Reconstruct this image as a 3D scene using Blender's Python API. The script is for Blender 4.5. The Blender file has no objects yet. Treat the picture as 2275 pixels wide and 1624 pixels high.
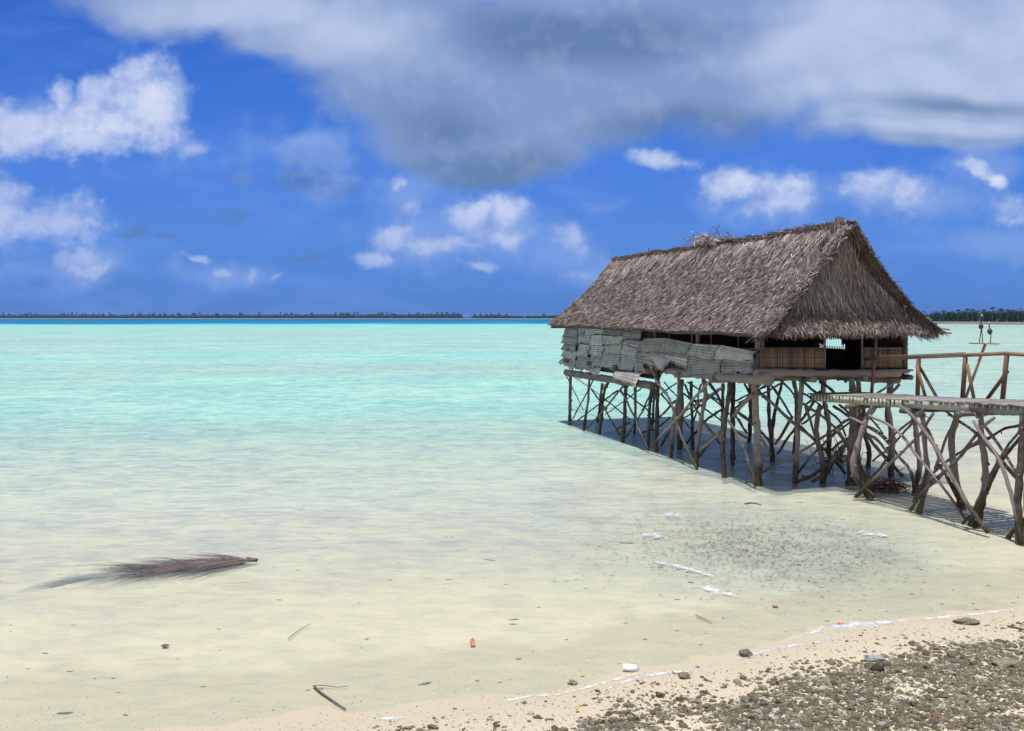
import bpy, math, random
import numpy as np
from mathutils import Vector, Matrix, noise as mnoise
R = math.radians
rng = np.random.default_rng(7)
random.seed(7)
scn = bpy.context.scene
col = scn.collection

# ------------------------------------------------------------------ camera
CX, HY, F, H = 1137.5, 705.0, 1970.0, 4.4      # principal column, horizon row, focal length (px), eye height
cam_d = bpy.data.cameras.new('camera'); cam = bpy.data.objects.new('camera', cam_d); col.objects.link(cam)
cam.location = (0, 0, H); cam.rotation_euler = (R(90), 0, 0)
cam_d.sensor_width = 36; cam_d.lens = 36*F/2275; cam_d.shift_y = -(812-HY)/2275
cam_d.clip_start = .1; cam_d.clip_end = 40000
scn.camera = cam
scn.render.resolution_x, scn.render.resolution_y = 1024, 731
vs = scn.view_settings
vs.view_transform = 'Standard'; vs.look = 'None'; vs.exposure = 0; vs.gamma = 1
cy = scn.cycles
cy.max_bounces = 6; cy.transparent_max_bounces = 16; cy.diffuse_bounces = 2; cy.glossy_bounces = 2
cy.volume_bounces = 0; cy.caustics_reflective = False; cy.caustics_refractive = False
cy.adaptive_threshold = .02; cy.sample_clamp_indirect = 6; cy.use_denoising = True

# ------------------------------------------------------------------ sun
TO_SUN = Vector((-.115, -.095, 1)).normalized()
SUN_EL = math.asin(TO_SUN.z); SUN_AZ = math.atan2(TO_SUN.x, TO_SUN.y)
sd = bpy.data.lights.new('sun', 'SUN'); so = bpy.data.objects.new('sun', sd); col.objects.link(so)
sd.energy = 4.7; sd.angle = R(.5); sd.color = (1, .96, .9)
so.rotation_euler = TO_SUN.to_track_quat('Z', 'Y').to_euler(); so.location = (0, 0, 30)

# ------------------------------------------------------------------ node helpers
class NT:
    def __init__(s, tree): s.t = tree; s.n = tree.nodes; s.l = tree.links
    def inp(s, sock, v):
        if v is None: return
        if hasattr(v, 'is_output') or isinstance(v, bpy.types.NodeSocket): s.l.new(v, sock)
        else:
            if sock.type == 'RGBA' and len(v) == 3: v = (*v, 1)
            sock.default_value = v
    def math(s, op, a, b=None, c=None, clamp=False):
        n = s.n.new('ShaderNodeMath'); n.operation = op; n.use_clamp = clamp
        for i, v in enumerate((a, b, c)): s.inp(n.inputs[i], v)
        return n.outputs[0]
    def vmath(s, op, a, b=None):
        n = s.n.new('ShaderNodeVectorMath'); n.operation = op
        s.inp(n.inputs[0], a); s.inp(n.inputs[1], b)
        return n.outputs['Value'] if op in ('LENGTH', 'DOT_PRODUCT') else n.outputs[0]
    def mix(s, f, a, b, mode='MIX'):
        n = s.n.new('ShaderNodeMix'); n.data_type = 'RGBA'; n.blend_type = mode
        s.inp(n.inputs[0], f); s.inp(n.inputs[6], a); s.inp(n.inputs[7], b)
        return n.outputs[2]
    def noise(s, vec, scale, detail=4, rough=.55, dist=0, out=0):
        n = s.n.new('ShaderNodeTexNoise'); s.inp(n.inputs['Vector'], vec)
        n.inputs['Scale'].default_value = scale; n.inputs['Detail'].default_value = detail
        n.inputs['Roughness'].default_value = rough; n.inputs['Distortion'].default_value = dist
        return n.outputs[out]
    def ramp(s, f, stops, interp='LINEAR'):
        n = s.n.new('ShaderNodeValToRGB'); n.color_ramp.interpolation = interp
        e = n.color_ramp.elements
        while len(e) < len(stops): e.new(.5)
        for i, (p, c) in enumerate(stops):
            e[i].position = p; e[i].color = (*c, 1) if len(c) == 3 else c
        s.inp(n.inputs[0], f); return n.outputs[0]
    def maprange(s, v, a, b, c=0, d=1, smooth=False):
        n = s.n.new('ShaderNodeMapRange'); n.interpolation_type = 'SMOOTHSTEP' if smooth else 'LINEAR'
        s.inp(n.inputs[0], v)
        for i, x in enumerate((a, b, c, d)): n.inputs[i+1].default_value = x
        return n.outputs[0]
    def mapping(s, vec, loc=(0, 0, 0), rot=(0, 0, 0), scale=(1, 1, 1), kind='POINT'):
        n = s.n.new('ShaderNodeMapping'); n.vector_type = kind; s.inp(n.inputs[0], vec)
        n.inputs[1].default_value = loc; n.inputs[2].default_value = rot; n.inputs[3].default_value = scale
        return n.outputs[0]
    def attr(s, name):
        n = s.n.new('ShaderNodeAttribute'); n.attribute_name = name; return n
    def pos(s): return s.n.new('ShaderNodeNewGeometry').outputs['Position']
    def sep(s, v):
        n = s.n.new('ShaderNodeSeparateXYZ'); s.inp(n.inputs[0], v); return n.outputs
    def bump(s, h, strength=.5, dist=.02, normal=None):
        n = s.n.new('ShaderNodeBump'); n.inputs['Strength'].default_value = strength
        n.inputs['Distance'].default_value = dist; s.inp(n.inputs['Height'], h); s.inp(n.inputs['Normal'], normal)
        return n.outputs[0]

def material(name):
    m = bpy.data.materials.new(name); m.use_nodes = True
    nt = NT(m.node_tree); p = m.node_tree.nodes['Principled BSDF']
    return m, nt, p

# ------------------------------------------------------------------ world: sky with clouds (laid out by direction)
world = bpy.data.worlds.new('World'); scn.world = world; world.use_nodes = True
def build_world():
    nt = NT(world.node_tree); bg = world.node_tree.nodes['Background']
    sky = nt.n.new('ShaderNodeTexSky'); sky.sky_type = 'NISHITA'; sky.sun_disc = False
    sky.sun_elevation = SUN_EL; sky.sun_rotation = SUN_AZ; sky.air_density = 1.0; sky.dust_density = .1; sky.ozone_density = 3
    g = nt.n.new('ShaderNodeTexCoord').outputs['Generated']
    x, y, z = nt.sep(g)
    ys = nt.math('MAXIMUM', y, .05)
    a = nt.math('DIVIDE', x, ys); b = nt.math('DIVIDE', z, ys)
    cb = nt.n.new('ShaderNodeCombineXYZ'); nt.inp(cb.inputs[0], a); nt.inp(cb.inputs[1], b)
    P = cb.outputs[0]
    # warp
    w1 = nt.noise(P, 9, 4, .62, out=1); w1 = nt.vmath('SUBTRACT', w1, (.5, .5, .5))
    Pw = nt.vmath('ADD', P, nt.vmath('MULTIPLY', w1, (.075, .06, 0)))
    w2 = nt.noise(P, 3.5, 3, .5, out=1); w2 = nt.vmath('SUBTRACT', w2, (.5, .5, .5))
    Ps = nt.vmath('ADD', P, nt.vmath('MULTIPLY', w2, (.16, .10, 0)))
    def field(vec, ells):
        acc = None
        for (px, py, rx, ry, *r) in ells:
            rot = R(r[0]) if r else 0
            amp = r[1] if len(r) > 1 else 1
            v = vec
            if acc is not None:      # a vanishing term of acc only fixes the evaluation order
                n = nt.n.new('ShaderNodeVectorMath'); n.operation = 'MULTIPLY_ADD'
                nt.inp(n.inputs[0], acc); nt.inp(n.inputs[1], (1e-7, 0, 0)); nt.inp(n.inputs[2], vec); v = n.outputs[0]
            m = nt.mapping(v, ((px-CX)/F, (HY-py)/F, 0), (0, 0, rot), (rx/F, ry/F, 1), 'TEXTURE')
            f = nt.math('MULTIPLY_ADD', nt.vmath('LENGTH', m), -amp, amp)
            acc = f if acc is None else nt.math('SMOOTH_MAX', acc, f, .12)
        return acc
    fb = nt.noise(P, 22, 5, .62)
    fbs = nt.noise(P, 5, 3, .5)
    fbm = nt.noise(P, 10, 4, .6)
    rel = nt.math('SUBTRACT', fb, nt.noise(nt.vmath('ADD', P, (-.004, .011, 0)), 22, 4, .62))       # lit tops, shaded bases
    relm = nt.math('SUBTRACT', fbm, nt.noise(nt.vmath('ADD', P, (.006, .024, 0)), 10, 4, .6))
    # blue sky: Nishita pulled towards the deep tropical blue of the photograph
    skyc = nt.mix(1, sky.outputs[0], (.115, .115, .115), 'MULTIPLY')
    grad = nt.ramp(nt.math('MULTIPLY', b, 1.6), [(0, (.042, .165, .57)), (.05, (.062, .21, .65)), (.15, (.074, .235, .72)), (.28, (.058, .205, .73)), (.54, (.026, .135, .59)), (1, (.022, .10, .48))])
    back = nt.ramp(z, [(0, (.32, .41, .60)), (.3, (.38, .46, .60)), (1, (.42, .48, .58))])
    front = nt.maprange(y, .05, .25, 0, 1)
    grad = nt.mix(front, back, grad)
    base = nt.mix(.95, skyc, grad)
    # thin veils
    veil = nt.noise(nt.mapping(Ps, scale=(2.2, 9, 1)), 2.2, 4, .6)
    veil = nt.math('MULTIPLY', nt.maprange(veil, .42, .8, 0, .55, True), nt.maprange(b, .0, .35, 1, .5))
    base = nt.mix(nt.math('MULTIPLY', veil, front), base, (.17, .34, .86))
    # grey sheet
    G = [(430, -20, 330, 130), (620, 60, 200, 100), (820, 40, 300, 190), (1000, 200, 330, 150), (1060, 315, 300, 110), (1250, 150, 420, 210),
         (1600, 90, 480, 245), (2100, 90, 520, 270), (1250, -200, 1500, 300), (2060, 270, 300, 85)]
    fg = nt.math('ADD', field(Ps, G), nt.math('MULTIPLY', nt.math('SUBTRACT', fb, .5), .35))
    dg = nt.math('MULTIPLY', nt.maprange(fg, .0, .34, 0, .97, True), front)
    Br = [(2020, 200, 380, 110), (1950, 50, 330, 90), (760, 90, 230, 110), (560, 40, 300, 60), (2080, 285, 280, 28), (2275, 100, 260, 230), (1800, 130, 240, 90)]
    Dk = [(1300, 95, 380, 85), (1080, 375, 240, 70), (1560, 290, 260, 60), (980, 290, 150, 80, 0, .6), (2120, 235, 260, 26, 0, .6)]
    br = nt.maprange(nt.math('ADD', field(Ps, Br), nt.math('MULTIPLY', nt.math('SUBTRACT', fbs, .5), .9)), -.25, .75, 0, 1, True)
    band = nt.noise(nt.mapping(P, rot=(0, 0, R(11)), scale=(.16, 1.1, 1)), 1.5, 4, .6, .5)
    dk = nt.maprange(nt.math('ADD', field(Ps, Dk), nt.math('MULTIPLY', nt.math('SUBTRACT', fbs, .5), .5)), -.25, .65, 0, 1, True)
    gc = nt.mix(br, (.235, .345, .60), (.48, .57, .80))
    gc = nt.mix(nt.math('MULTIPLY', dk, .85), gc, (.115, .21, .40))
    gc = nt.mix(nt.maprange(relm, .0, .3, 0, .26), gc, (.66, .74, .93))
    gc = nt.mix(nt.maprange(relm, .0, -.3, 0, .26), gc, (.17, .29, .56))
    base = nt.mix(dg, base, gc)
    # small grey-blue puff
    S = [(705, 345, 95, 70), (705, 415, 125, 40), (540, 405, 40, 18, 0, .6), (690, 575, 60, 9, 0, .8), (520, 480, 70, 22, 0, .5), (305, 510, 50, 25, 0, .8), (380, 520, 50, 10, 0, .7)]
    fs = nt.math('ADD', field(Pw, S), nt.math('MULTIPLY', nt.math('SUBTRACT', fb, .5), .5))
    ds = nt.math('MULTIPLY', nt.maprange(fs, -.05, .6, 0, .8, True), front)
    sc = nt.mix(nt.maprange(nt.math('ADD', b, nt.math('MULTIPLY', nt.math('SUBTRACT', fb, .5), .1)), .145, .205, 0, 1), (.105, .215, .52), (.25, .40, .80))
    base = nt.mix(ds, base, sc)
    # faint distant haze puffs
    Fv = [(1000, 520, 240, 110), (1130, 520, 150, 90), (200, 590, 130, 60), (1240, 560, 130, 70), (190, 590, 110, 50), (1730, 445, 230, 75), (2060, 450, 230, 85), (2250, 540, 200, 60), (900, 440, 110, 70), (500, 600, 170, 40),
          (1300, 600, 90, 50), (740, 330, 500, 90, 0, .3), (700, 440, 90, 30, 0, .5), (100, 590, 200, 60, 0, .5), (1340, 470, 60, 30, 0, .5), (420, 320, 80, 30), (2200, 360, 160, 70)]
    ff = nt.math('ADD', field(Pw, Fv), nt.math('MULTIPLY', nt.math('SUBTRACT', fb, .5), 1.5))
    df = nt.math('MULTIPLY', nt.maprange(ff, -.1, .9, 0, .72, True), front)
    base = nt.mix(df, base, (.23, .375, .78))
    # bright cumulus
    B = [(180, 270, 250, 84), (325, 225, 110, 112), (225, 220, 84, 66), (40, 270, 200, 80), (200, 318, 150, 40), (285, 165, 40, 44), (130, 215, 50, 50),
         (5, 470, 85, 90), (135, 485, 130, 62), (60, 500, 120, 40), (180, 572, 60, 26, 0, .8), (215, 595, 55, 22, 0, .8),
         (437, 565, 26, 12, 0, .9), (485, 590, 26, 14, 0, .9), (560, 600, 26, 20, 0, .7), (625, 600, 14, 12, 0, .6),
         (1115, 480, 74, 62), (1100, 520, 110, 44, 0, .7), (1045, 495, 60, 46, 0, .9), (868, 418, 24, 20, 0, .8), (905, 470, 30, 30, 0, .6), (880, 525, 60, 30, 0, .9), (830, 570, 50, 24, 0, .8),
         (1130, 530, 80, 28, 0, .8), (1265, 535, 44, 36, 0, .9), (1010, 550, 110, 22, 0, .6), (1060, 588, 50, 16, 0, .8), (1280, 600, 40, 16, 0, .6),
         (1650, 412, 100, 46, 0, 1), (1740, 425, 100, 58), (1720, 460, 120, 28, 0, .7), (1985, 430, 110, 46, 0, .95), (2010, 455, 90, 46, 0, .8), (2160, 368, 48, 24, -25, .9), (2205, 400, 34, 26, -30, .9),
         (2240, 470, 80, 45, 0, .6), (1450, 352, 120, 26, 0, .85), (430, 325, 45, 20, 0, .6)]
    fbb = nt.math('ADD', field(Pw, B), nt.math('MULTIPLY_ADD', nt.math('SUBTRACT', fb, .5), 1.3, nt.math('MULTIPLY', nt.math('SUBTRACT', fbm, .5), .55)))
    db = nt.math('MULTIPLY', nt.math('MULTIPLY', nt.maprange(fbb, -.13, .40, 0, .92, True), front), nt.maprange(b, .035, .16, .5, 1))
    core = nt.maprange(nt.math('ADD', fbb, nt.math('MULTIPLY', nt.math('SUBTRACT', fbm, .5), .7)), .05, .8, 0, 1, True)
    bc = nt.mix(core, (.22, .36, .75), (.54, .62, .87))
    hi = nt.maprange(nt.math('ADD', field(Pw, [(1120, 468, 45, 42), (1650, 405, 60, 22), (1750, 410, 50, 30), (200, 285, 150, 45), (330, 220, 60, 70), (2200, 398, 26, 20), (1060, 480, 26, 24)]), nt.math('MULTIPLY', nt.math('SUBTRACT', fb, .5), .9)), .0, .8, 0, .6, True)
    bc = nt.mix(hi, bc, (.78, .82, .95))
    bc = nt.mix(nt.maprange(rel, .0, .2, 0, .30), bc, (.78, .82, .98))
    bc = nt.mix(nt.maprange(rel, .0, -.2, 0, .42), bc, (.28, .40, .80))
    bc = nt.mix(nt.maprange(relm, .0, -.25, 0, .40), bc, (.24, .375, .74))
    base = nt.mix(db, base, bc)
    nt.inp(bg.inputs[0], base)
    bg.inputs[1].default_value = 1.0
    # physical strength kept on the Nishita branch (x0.115 above)
build_world()
world.cycles.sampling_method = 'MANUAL'; world.cycles.sample_map_resolution = 512

# ------------------------------------------------------------------ object helpers
def link(name, me, mat=None, parent=None, smooth=False):
    o = bpy.data.objects.new(name, me); col.objects.link(o)
    if mat is not None and not me.materials:
        for mm in (mat if isinstance(mat, (list, tuple)) else [mat]): me.materials.append(mm)
    if smooth and len(me.polygons): me.polygons.foreach_set('use_smooth', [True]*len(me.polygons))
    if parent is not None: o.parent = parent
    return o
def tag(o, label=None, cat=None, group=None, kind=None):
    if label: o['label'] = label
    if cat: o['category'] = cat
    if group: o['group'] = group
    if kind: o['kind'] = kind
    return o
def empty(name, loc=(0, 0, 0)):
    o = bpy.data.objects.new(name, None); col.objects.link(o); o.location = loc; o.empty_display_size = .3; return o
def put(parent, verts):
    """world points -> the parent's local space (parents here only translate)"""
    l = np.array(parent.location) if parent is not None else np.zeros(3)
    return np.asarray(verts, float).reshape(-1, 3) - l
def mesh_np(name, V, faces, attrs=None, uv=None):
    """faces: (n,k) array or list of such"""
    me = bpy.data.meshes.new(name)
    fl = faces if isinstance(faces, list) else [faces]
    fl = [np.asarray(f) for f in fl if len(f)]
    V = np.asarray(V, float)
    me.vertices.add(len(V)); me.vertices.foreach_set('co', V.ravel())
    loops = np.concatenate([f.ravel() for f in fl]); tot = np.concatenate([np.full(len(f), f.shape[1]) for f in fl])
    me.loops.add(len(loops)); me.loops.foreach_set('vertex_index', loops.astype(np.int32))
    me.polygons.add(len(tot)); me.polygons.foreach_set('loop_start', (np.cumsum(tot)-tot).astype(np.int32))
    me.update(calc_edges=True)
    for k, v in (attrs or {}).items():
        at = me.attributes.new(k, 'FLOAT', 'POINT'); at.data.foreach_set('value', np.asarray(v, np.float32))
    if uv is not None:
        ul = me.uv_layers.new(name='uv'); ul.data.foreach_set('uv', np.asarray(uv)[loops].astype(np.float32).ravel())
    me.validate(); return me

class MB:
    """collects simple solids into one mesh"""
    def __init__(s): s.V = []; s.Q = []; s.T = []; s.n = 0; s.A = []
    def add(s, V, Q=None, T=None, rnd=None):
        V = np.asarray(V, float)
        if Q is not None and len(Q): s.Q.append(np.asarray(Q)+s.n)
        if T is not None and len(T): s.T.append(np.asarray(T)+s.n)
        s.V.append(V); s.A.append(np.full(len(V), random.random() if rnd is None else rnd)); s.n += len(V)
    def box(s, c, half, axes=None):
        c = np.array(c, float); ax = np.eye(3) if axes is None else np.array(axes, float)
        k = np.array([[-1, -1, -1], [1, -1, -1], [1, 1, -1], [-1, 1, -1], [-1, -1, 1], [1, -1, 1], [1, 1, 1], [-1, 1, 1]])*np.array(half)
        s.add(c + k @ ax, [[0, 3, 2, 1], [4, 5, 6, 7], [0, 1, 5, 4], [1, 2, 6, 5], [2, 3, 7, 6], [3, 0, 4, 7]])
    def beam(s, p, q, w, h, up=(0, 0, 1)):
        p = np.array(p, float); q = np.array(q, float); d = q-p; L = np.linalg.norm(d); d /= L
        a = np.cross(np.array(up, float), d); a /= np.linalg.norm(a)+1e-9; b = np.cross(d, a)
        s.box((p+q)/2, (L/2, w/2, h/2), [d, a, b])
    def tube(s, pts, rad, seg=8, jit=0, seed=0):
        pts = np.asarray(pts, float); n = len(pts); rad = np.broadcast_to(rad, n).astype(float)
        rs = np.random.default_rng(seed)
        T = np.gradient(pts, axis=0); T /= np.linalg.norm(T, axis=1)[:, None]+1e-12
        ref = np.array([1., 0, 0]) if abs(T[0][0]) < .8 else np.array([0, 1., 0])
        V = []
        for i in range(n):
            a = np.cross(T[i], ref); a /= np.linalg.norm(a)+1e-9; b = np.cross(T[i], a); ref = np.cross(a, T[i])
            th = np.linspace(0, 2*np.pi, seg, endpoint=False)
            rr = rad[i]*(1+jit*(rs.random(seg)-.5))
            V.append(pts[i]+np.outer(np.cos(th)*rr, a)+np.outer(np.sin(th)*rr, b))
        V.append(pts[:1]); V.append(pts[-1:])
        V = np.concatenate(V); Q = []; Tt = []
        for i in range(n-1):
            for j in range(seg):
                k = (j+1) % seg; Q.append([i*seg+j, i*seg+k, (i+1)*seg+k, (i+1)*seg+j])
        for j in range(seg):
            k = (j+1) % seg; Tt.append([n*seg, k, j]); Tt.append([n*seg+1, (n-1)*seg+j, (n-1)*seg+k])
        s.add(V, Q, Tt)
    def build(s, name, mat, parent=None, smooth=False):
        V = put(parent, np.concatenate(s.V)); fl = []
        if s.Q: fl.append(np.concatenate(s.Q))
        if s.T: fl.append(np.concatenate(s.T))
        me = mesh_np(name, V, fl, {'rnd': np.concatenate(s.A)})
        return link(name, me, mat, parent, smooth)

def resample(pts, step=.22):
    pts = np.asarray(pts, float); d = np.r_[0, np.cumsum(np.linalg.norm(np.diff(pts, axis=0), axis=1))]
    n = max(4, int(d[-1]/step)+1); t = np.linspace(0, d[-1], n)
    # smooth the kinks a little
    P = np.stack([np.interp(t, d, pts[:, k]) for k in range(3)], 1)
    for _ in range(2): P[1:-1] = .25*P[:-2]+.5*P[1:-1]+.25*P[2:]
    return P
_bs = [0]; WKX = [None]
def branch(name, pts, r0, r1, mat, parent, knots=True, wob=.018, seg=9):
    _bs[0] += 1; rs = np.random.default_rng(_bs[0])
    if mat is M_bark: k_ = .65 if parent is WKX[0] else .72; r0 *= k_; r1 *= k_
    P = resample(pts, .13); n = len(P)
    w = rs.normal(0, 1, (n, 3)); w = (w+np.roll(w, 1, 0)+np.roll(w, -1, 0))/3
    P[1:-1] += w[1:-1]*wob
    rad = np.linspace(r0, r1, n)*(1+.10*rs.normal(0, 1, n).clip(-1.5, 1.5))
    mb = MB(); mb.tube(P, rad, seg, .22, _bs[0])
    if knots:
        for _ in range(max(1, int(n/5))):
            i = rs.integers(1, n-1); d = rs.normal(0, 1, 3); d /= np.linalg.norm(d)
            L = rad[i]+rs.uniform(.015, .07)
            q = P[i]+d*L; mb.tube([P[i], (P[i]+q)/2, q], [rad[i]*.6, rad[i]*.5, rad[i]*.3], 5, .2, int(i))
    return mb.build(name, mat, parent, True)

# ------------------------------------------------------------------ hut frame: u runs back along the long side, v along the gable end
P0 = np.array([6.42, 23.1]); U = np.array([-.3012, .9536]); Vv = np.array([.9536, .3012])
def hut(t, w, z): p = P0+U*t+Vv*w; return np.array([p[0], p[1], z])
def onw(px, py, w):
    a = (px-CX)/F; B = P0+Vv*w
    t = (a*B[1]-B[0])/(U[0]-a*U[1]); p = B+U*t
    return np.array([p[0], p[1], H-(py-HY)*p[1]/F])
def ont(px, py, t):
    a = (px-CX)/F; B = P0+U*t
    w = (a*B[1]-B[0])/(Vv[0]-a*Vv[1]); p = B+Vv*w
    return np.array([p[0], p[1], H-(py-HY)*p[1]/F])
def atY(px, py, Y): return np.array([(px-CX)/F*Y, Y, H-(py-HY)*Y/F])
def gY(py): return H*F/(py-HY)
z1 = lambda x, y: (1207.5+.2621*x, 477+.2621*y)
z2 = lambda x, y: (1677+.2628*x, 477+.2628*y)
z3 = lambda x, y: (1230+.2293*x, 782.7+.2293*y)
z4 = lambda x, y: (1640+.2157*x, 782.7+.2157*y)
z5 = lambda x, y: (1900.8+.2937*x, 745.4+.2937*y)

# ------------------------------------------------------------------ terrain function
SX = np.array([-400, -60, -20, -5.35, -2.61, .43, 1.47, 3.02, 4.42, 5.80, 7.76, 14, 30, 80, 400])
SY = np.array([-40, 2, 7.6, 9.2, 9.62, 10.45, 11.05, 11.65, 12.6, 13.0, 13.5, 14.2, 16, 20, 40])
def shore(x): return np.interp(x, SX, SY)
def vnoise(x, y, s, seed=0):
    x = np.asarray(x)*s+seed*17.3; y = np.asarray(y)*s+seed*9.1
    xi = np.floor(x); yi = np.floor(y); fx = x-xi; fy = y-yi; fx = fx*fx*(3-2*fx); fy = fy*fy*(3-2*fy)
    def h(a, b): v = np.sin(a*127.1+b*311.7+seed*3.1)*43758.5453; return v-np.floor(v)
    return (h(xi, yi)*(1-fx)+h(xi+1, yi)*fx)*(1-fy)+(h(xi, yi+1)*(1-fx)+h(xi+1, yi+1)*fx)*fy
def ground_z(x, y):
    x = np.asarray(x, float); y = np.asarray(y, float)
    s = (y-shore(x))*.95
    z = np.where(s < 0, -s*.055, -np.minimum(s, 8)*.010-np.clip(s-8, 0, 30)*.028-np.clip(s-38, 0, 400)*.004)
    z = np.where(s < -8, .44+(-s-8)*.02, z)
    # low gravel bar just breaking the surface in front of the hut
    bx, by = 5.1, 17.7
    d = np.sqrt(((x-bx)/2.4)**2+((y-by)/2.0)**2)
    z = z+.037*np.exp(-(d**3)*.9)+.03*np.exp(-d**2)*(vnoise(x, y, 2.3, 6)-.5)
    z = z+(vnoise(x, y, .9, 1)-.5)*.02*np.clip(np.abs(s)/9+.12, 0, 1)+(vnoise(x, y, 3.1, 2)-.5)*.006*(s < 20)
    return z
def depth_q(x, y):
    s = (y-shore(x))*.95; a = x/np.maximum(y, 1)
    s2 = s-np.clip(a+.05, 0, 1)*18*np.clip(s/20, 0, 1)
    q = np.interp(s2, [0, 3, 8, 13, 20, 28, 42, 80, 160, 300, 520, 640, 1200, 4000], [0, .05, .17, .36, .55, .66, .74, .75, .70, .78, 1.15, 2.3, 3.3, 3.6])
    q = q*(.72+.56*vnoise(x*.35, y, .06, 4))*(1)+0*q
    q = np.where((a > .12) & (s > 22), np.minimum(q, .80-np.clip(a-.12, 0, .4)*.7+np.clip(s-300, 0, 400)/1000*.3+np.clip(.45-a, 0, .3)*np.clip(s-500, 0, 1e4)/250), q)
    return q

# ------------------------------------------------------------------ materials
def mat_sand():
    m, nt, p = material('sand')
    P = nt.pos(); n1 = nt.noise(P, 1.1, 5, .6); n2 = nt.noise(P, 60, 3, .7); n3 = nt.noise(P, 6, 5, .65)
    c = nt.mix(n1, (.60, .515, .37), (.655, .58, .425))
    c = nt.mix(nt.maprange(n2, .38, .66, 0, .6), c, (.47, .37, .245))
    # greenish algae and weed smears over the submerged bar, in their own outline
    al = nt.attr('algae').outputs['Fac']
    streak = nt.noise(nt.mapping(P, rot=(0, 0, R(-12)), scale=(1, 3.2, 1)), 4.5, 6, .72)
    spk = nt.noise(nt.mapping(P, rot=(0, 0, R(-12)), scale=(1, 2.5, 1)), 16, 4, .7)
    am = nt.math('MULTIPLY', al, nt.maprange(nt.math('ADD', nt.math('MULTIPLY', streak, .6), nt.math('MULTIPLY', spk, .4)), .36, .54, 0, .85))
    c = nt.mix(am, c, (.40, .405, .325))
    # scattered weed flecks on the bed
    fl = nt.noise(nt.mapping(P, scale=(1, 2.2, 1)), 5.5, 4, .7)
    c = nt.mix(nt.maprange(fl, .67, .75, 0, .6), c, (.24, .22, .15))
    bz = nt.sep(P)[2]
    wet = nt.math('MAXIMUM', nt.maprange(bz, .015, .11, .82, 1), nt.maprange(bz, -.02, .01, 1, 0))
    wetc = nt.n.new('ShaderNodeCombineXYZ')
    for i in range(3): nt.inp(wetc.inputs[i], wet)
    c = nt.mix(1, c, wetc.outputs[0], 'MULTIPLY')
    nt.inp(p.inputs['Base Color'], c); p.inputs['Roughness'].default_value = .85
    nt.inp(p.inputs['Normal'], nt.bump(nt.math('ADD', nt.math('MULTIPLY', n2, .35), n3), .5, .03))
    return m
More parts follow.
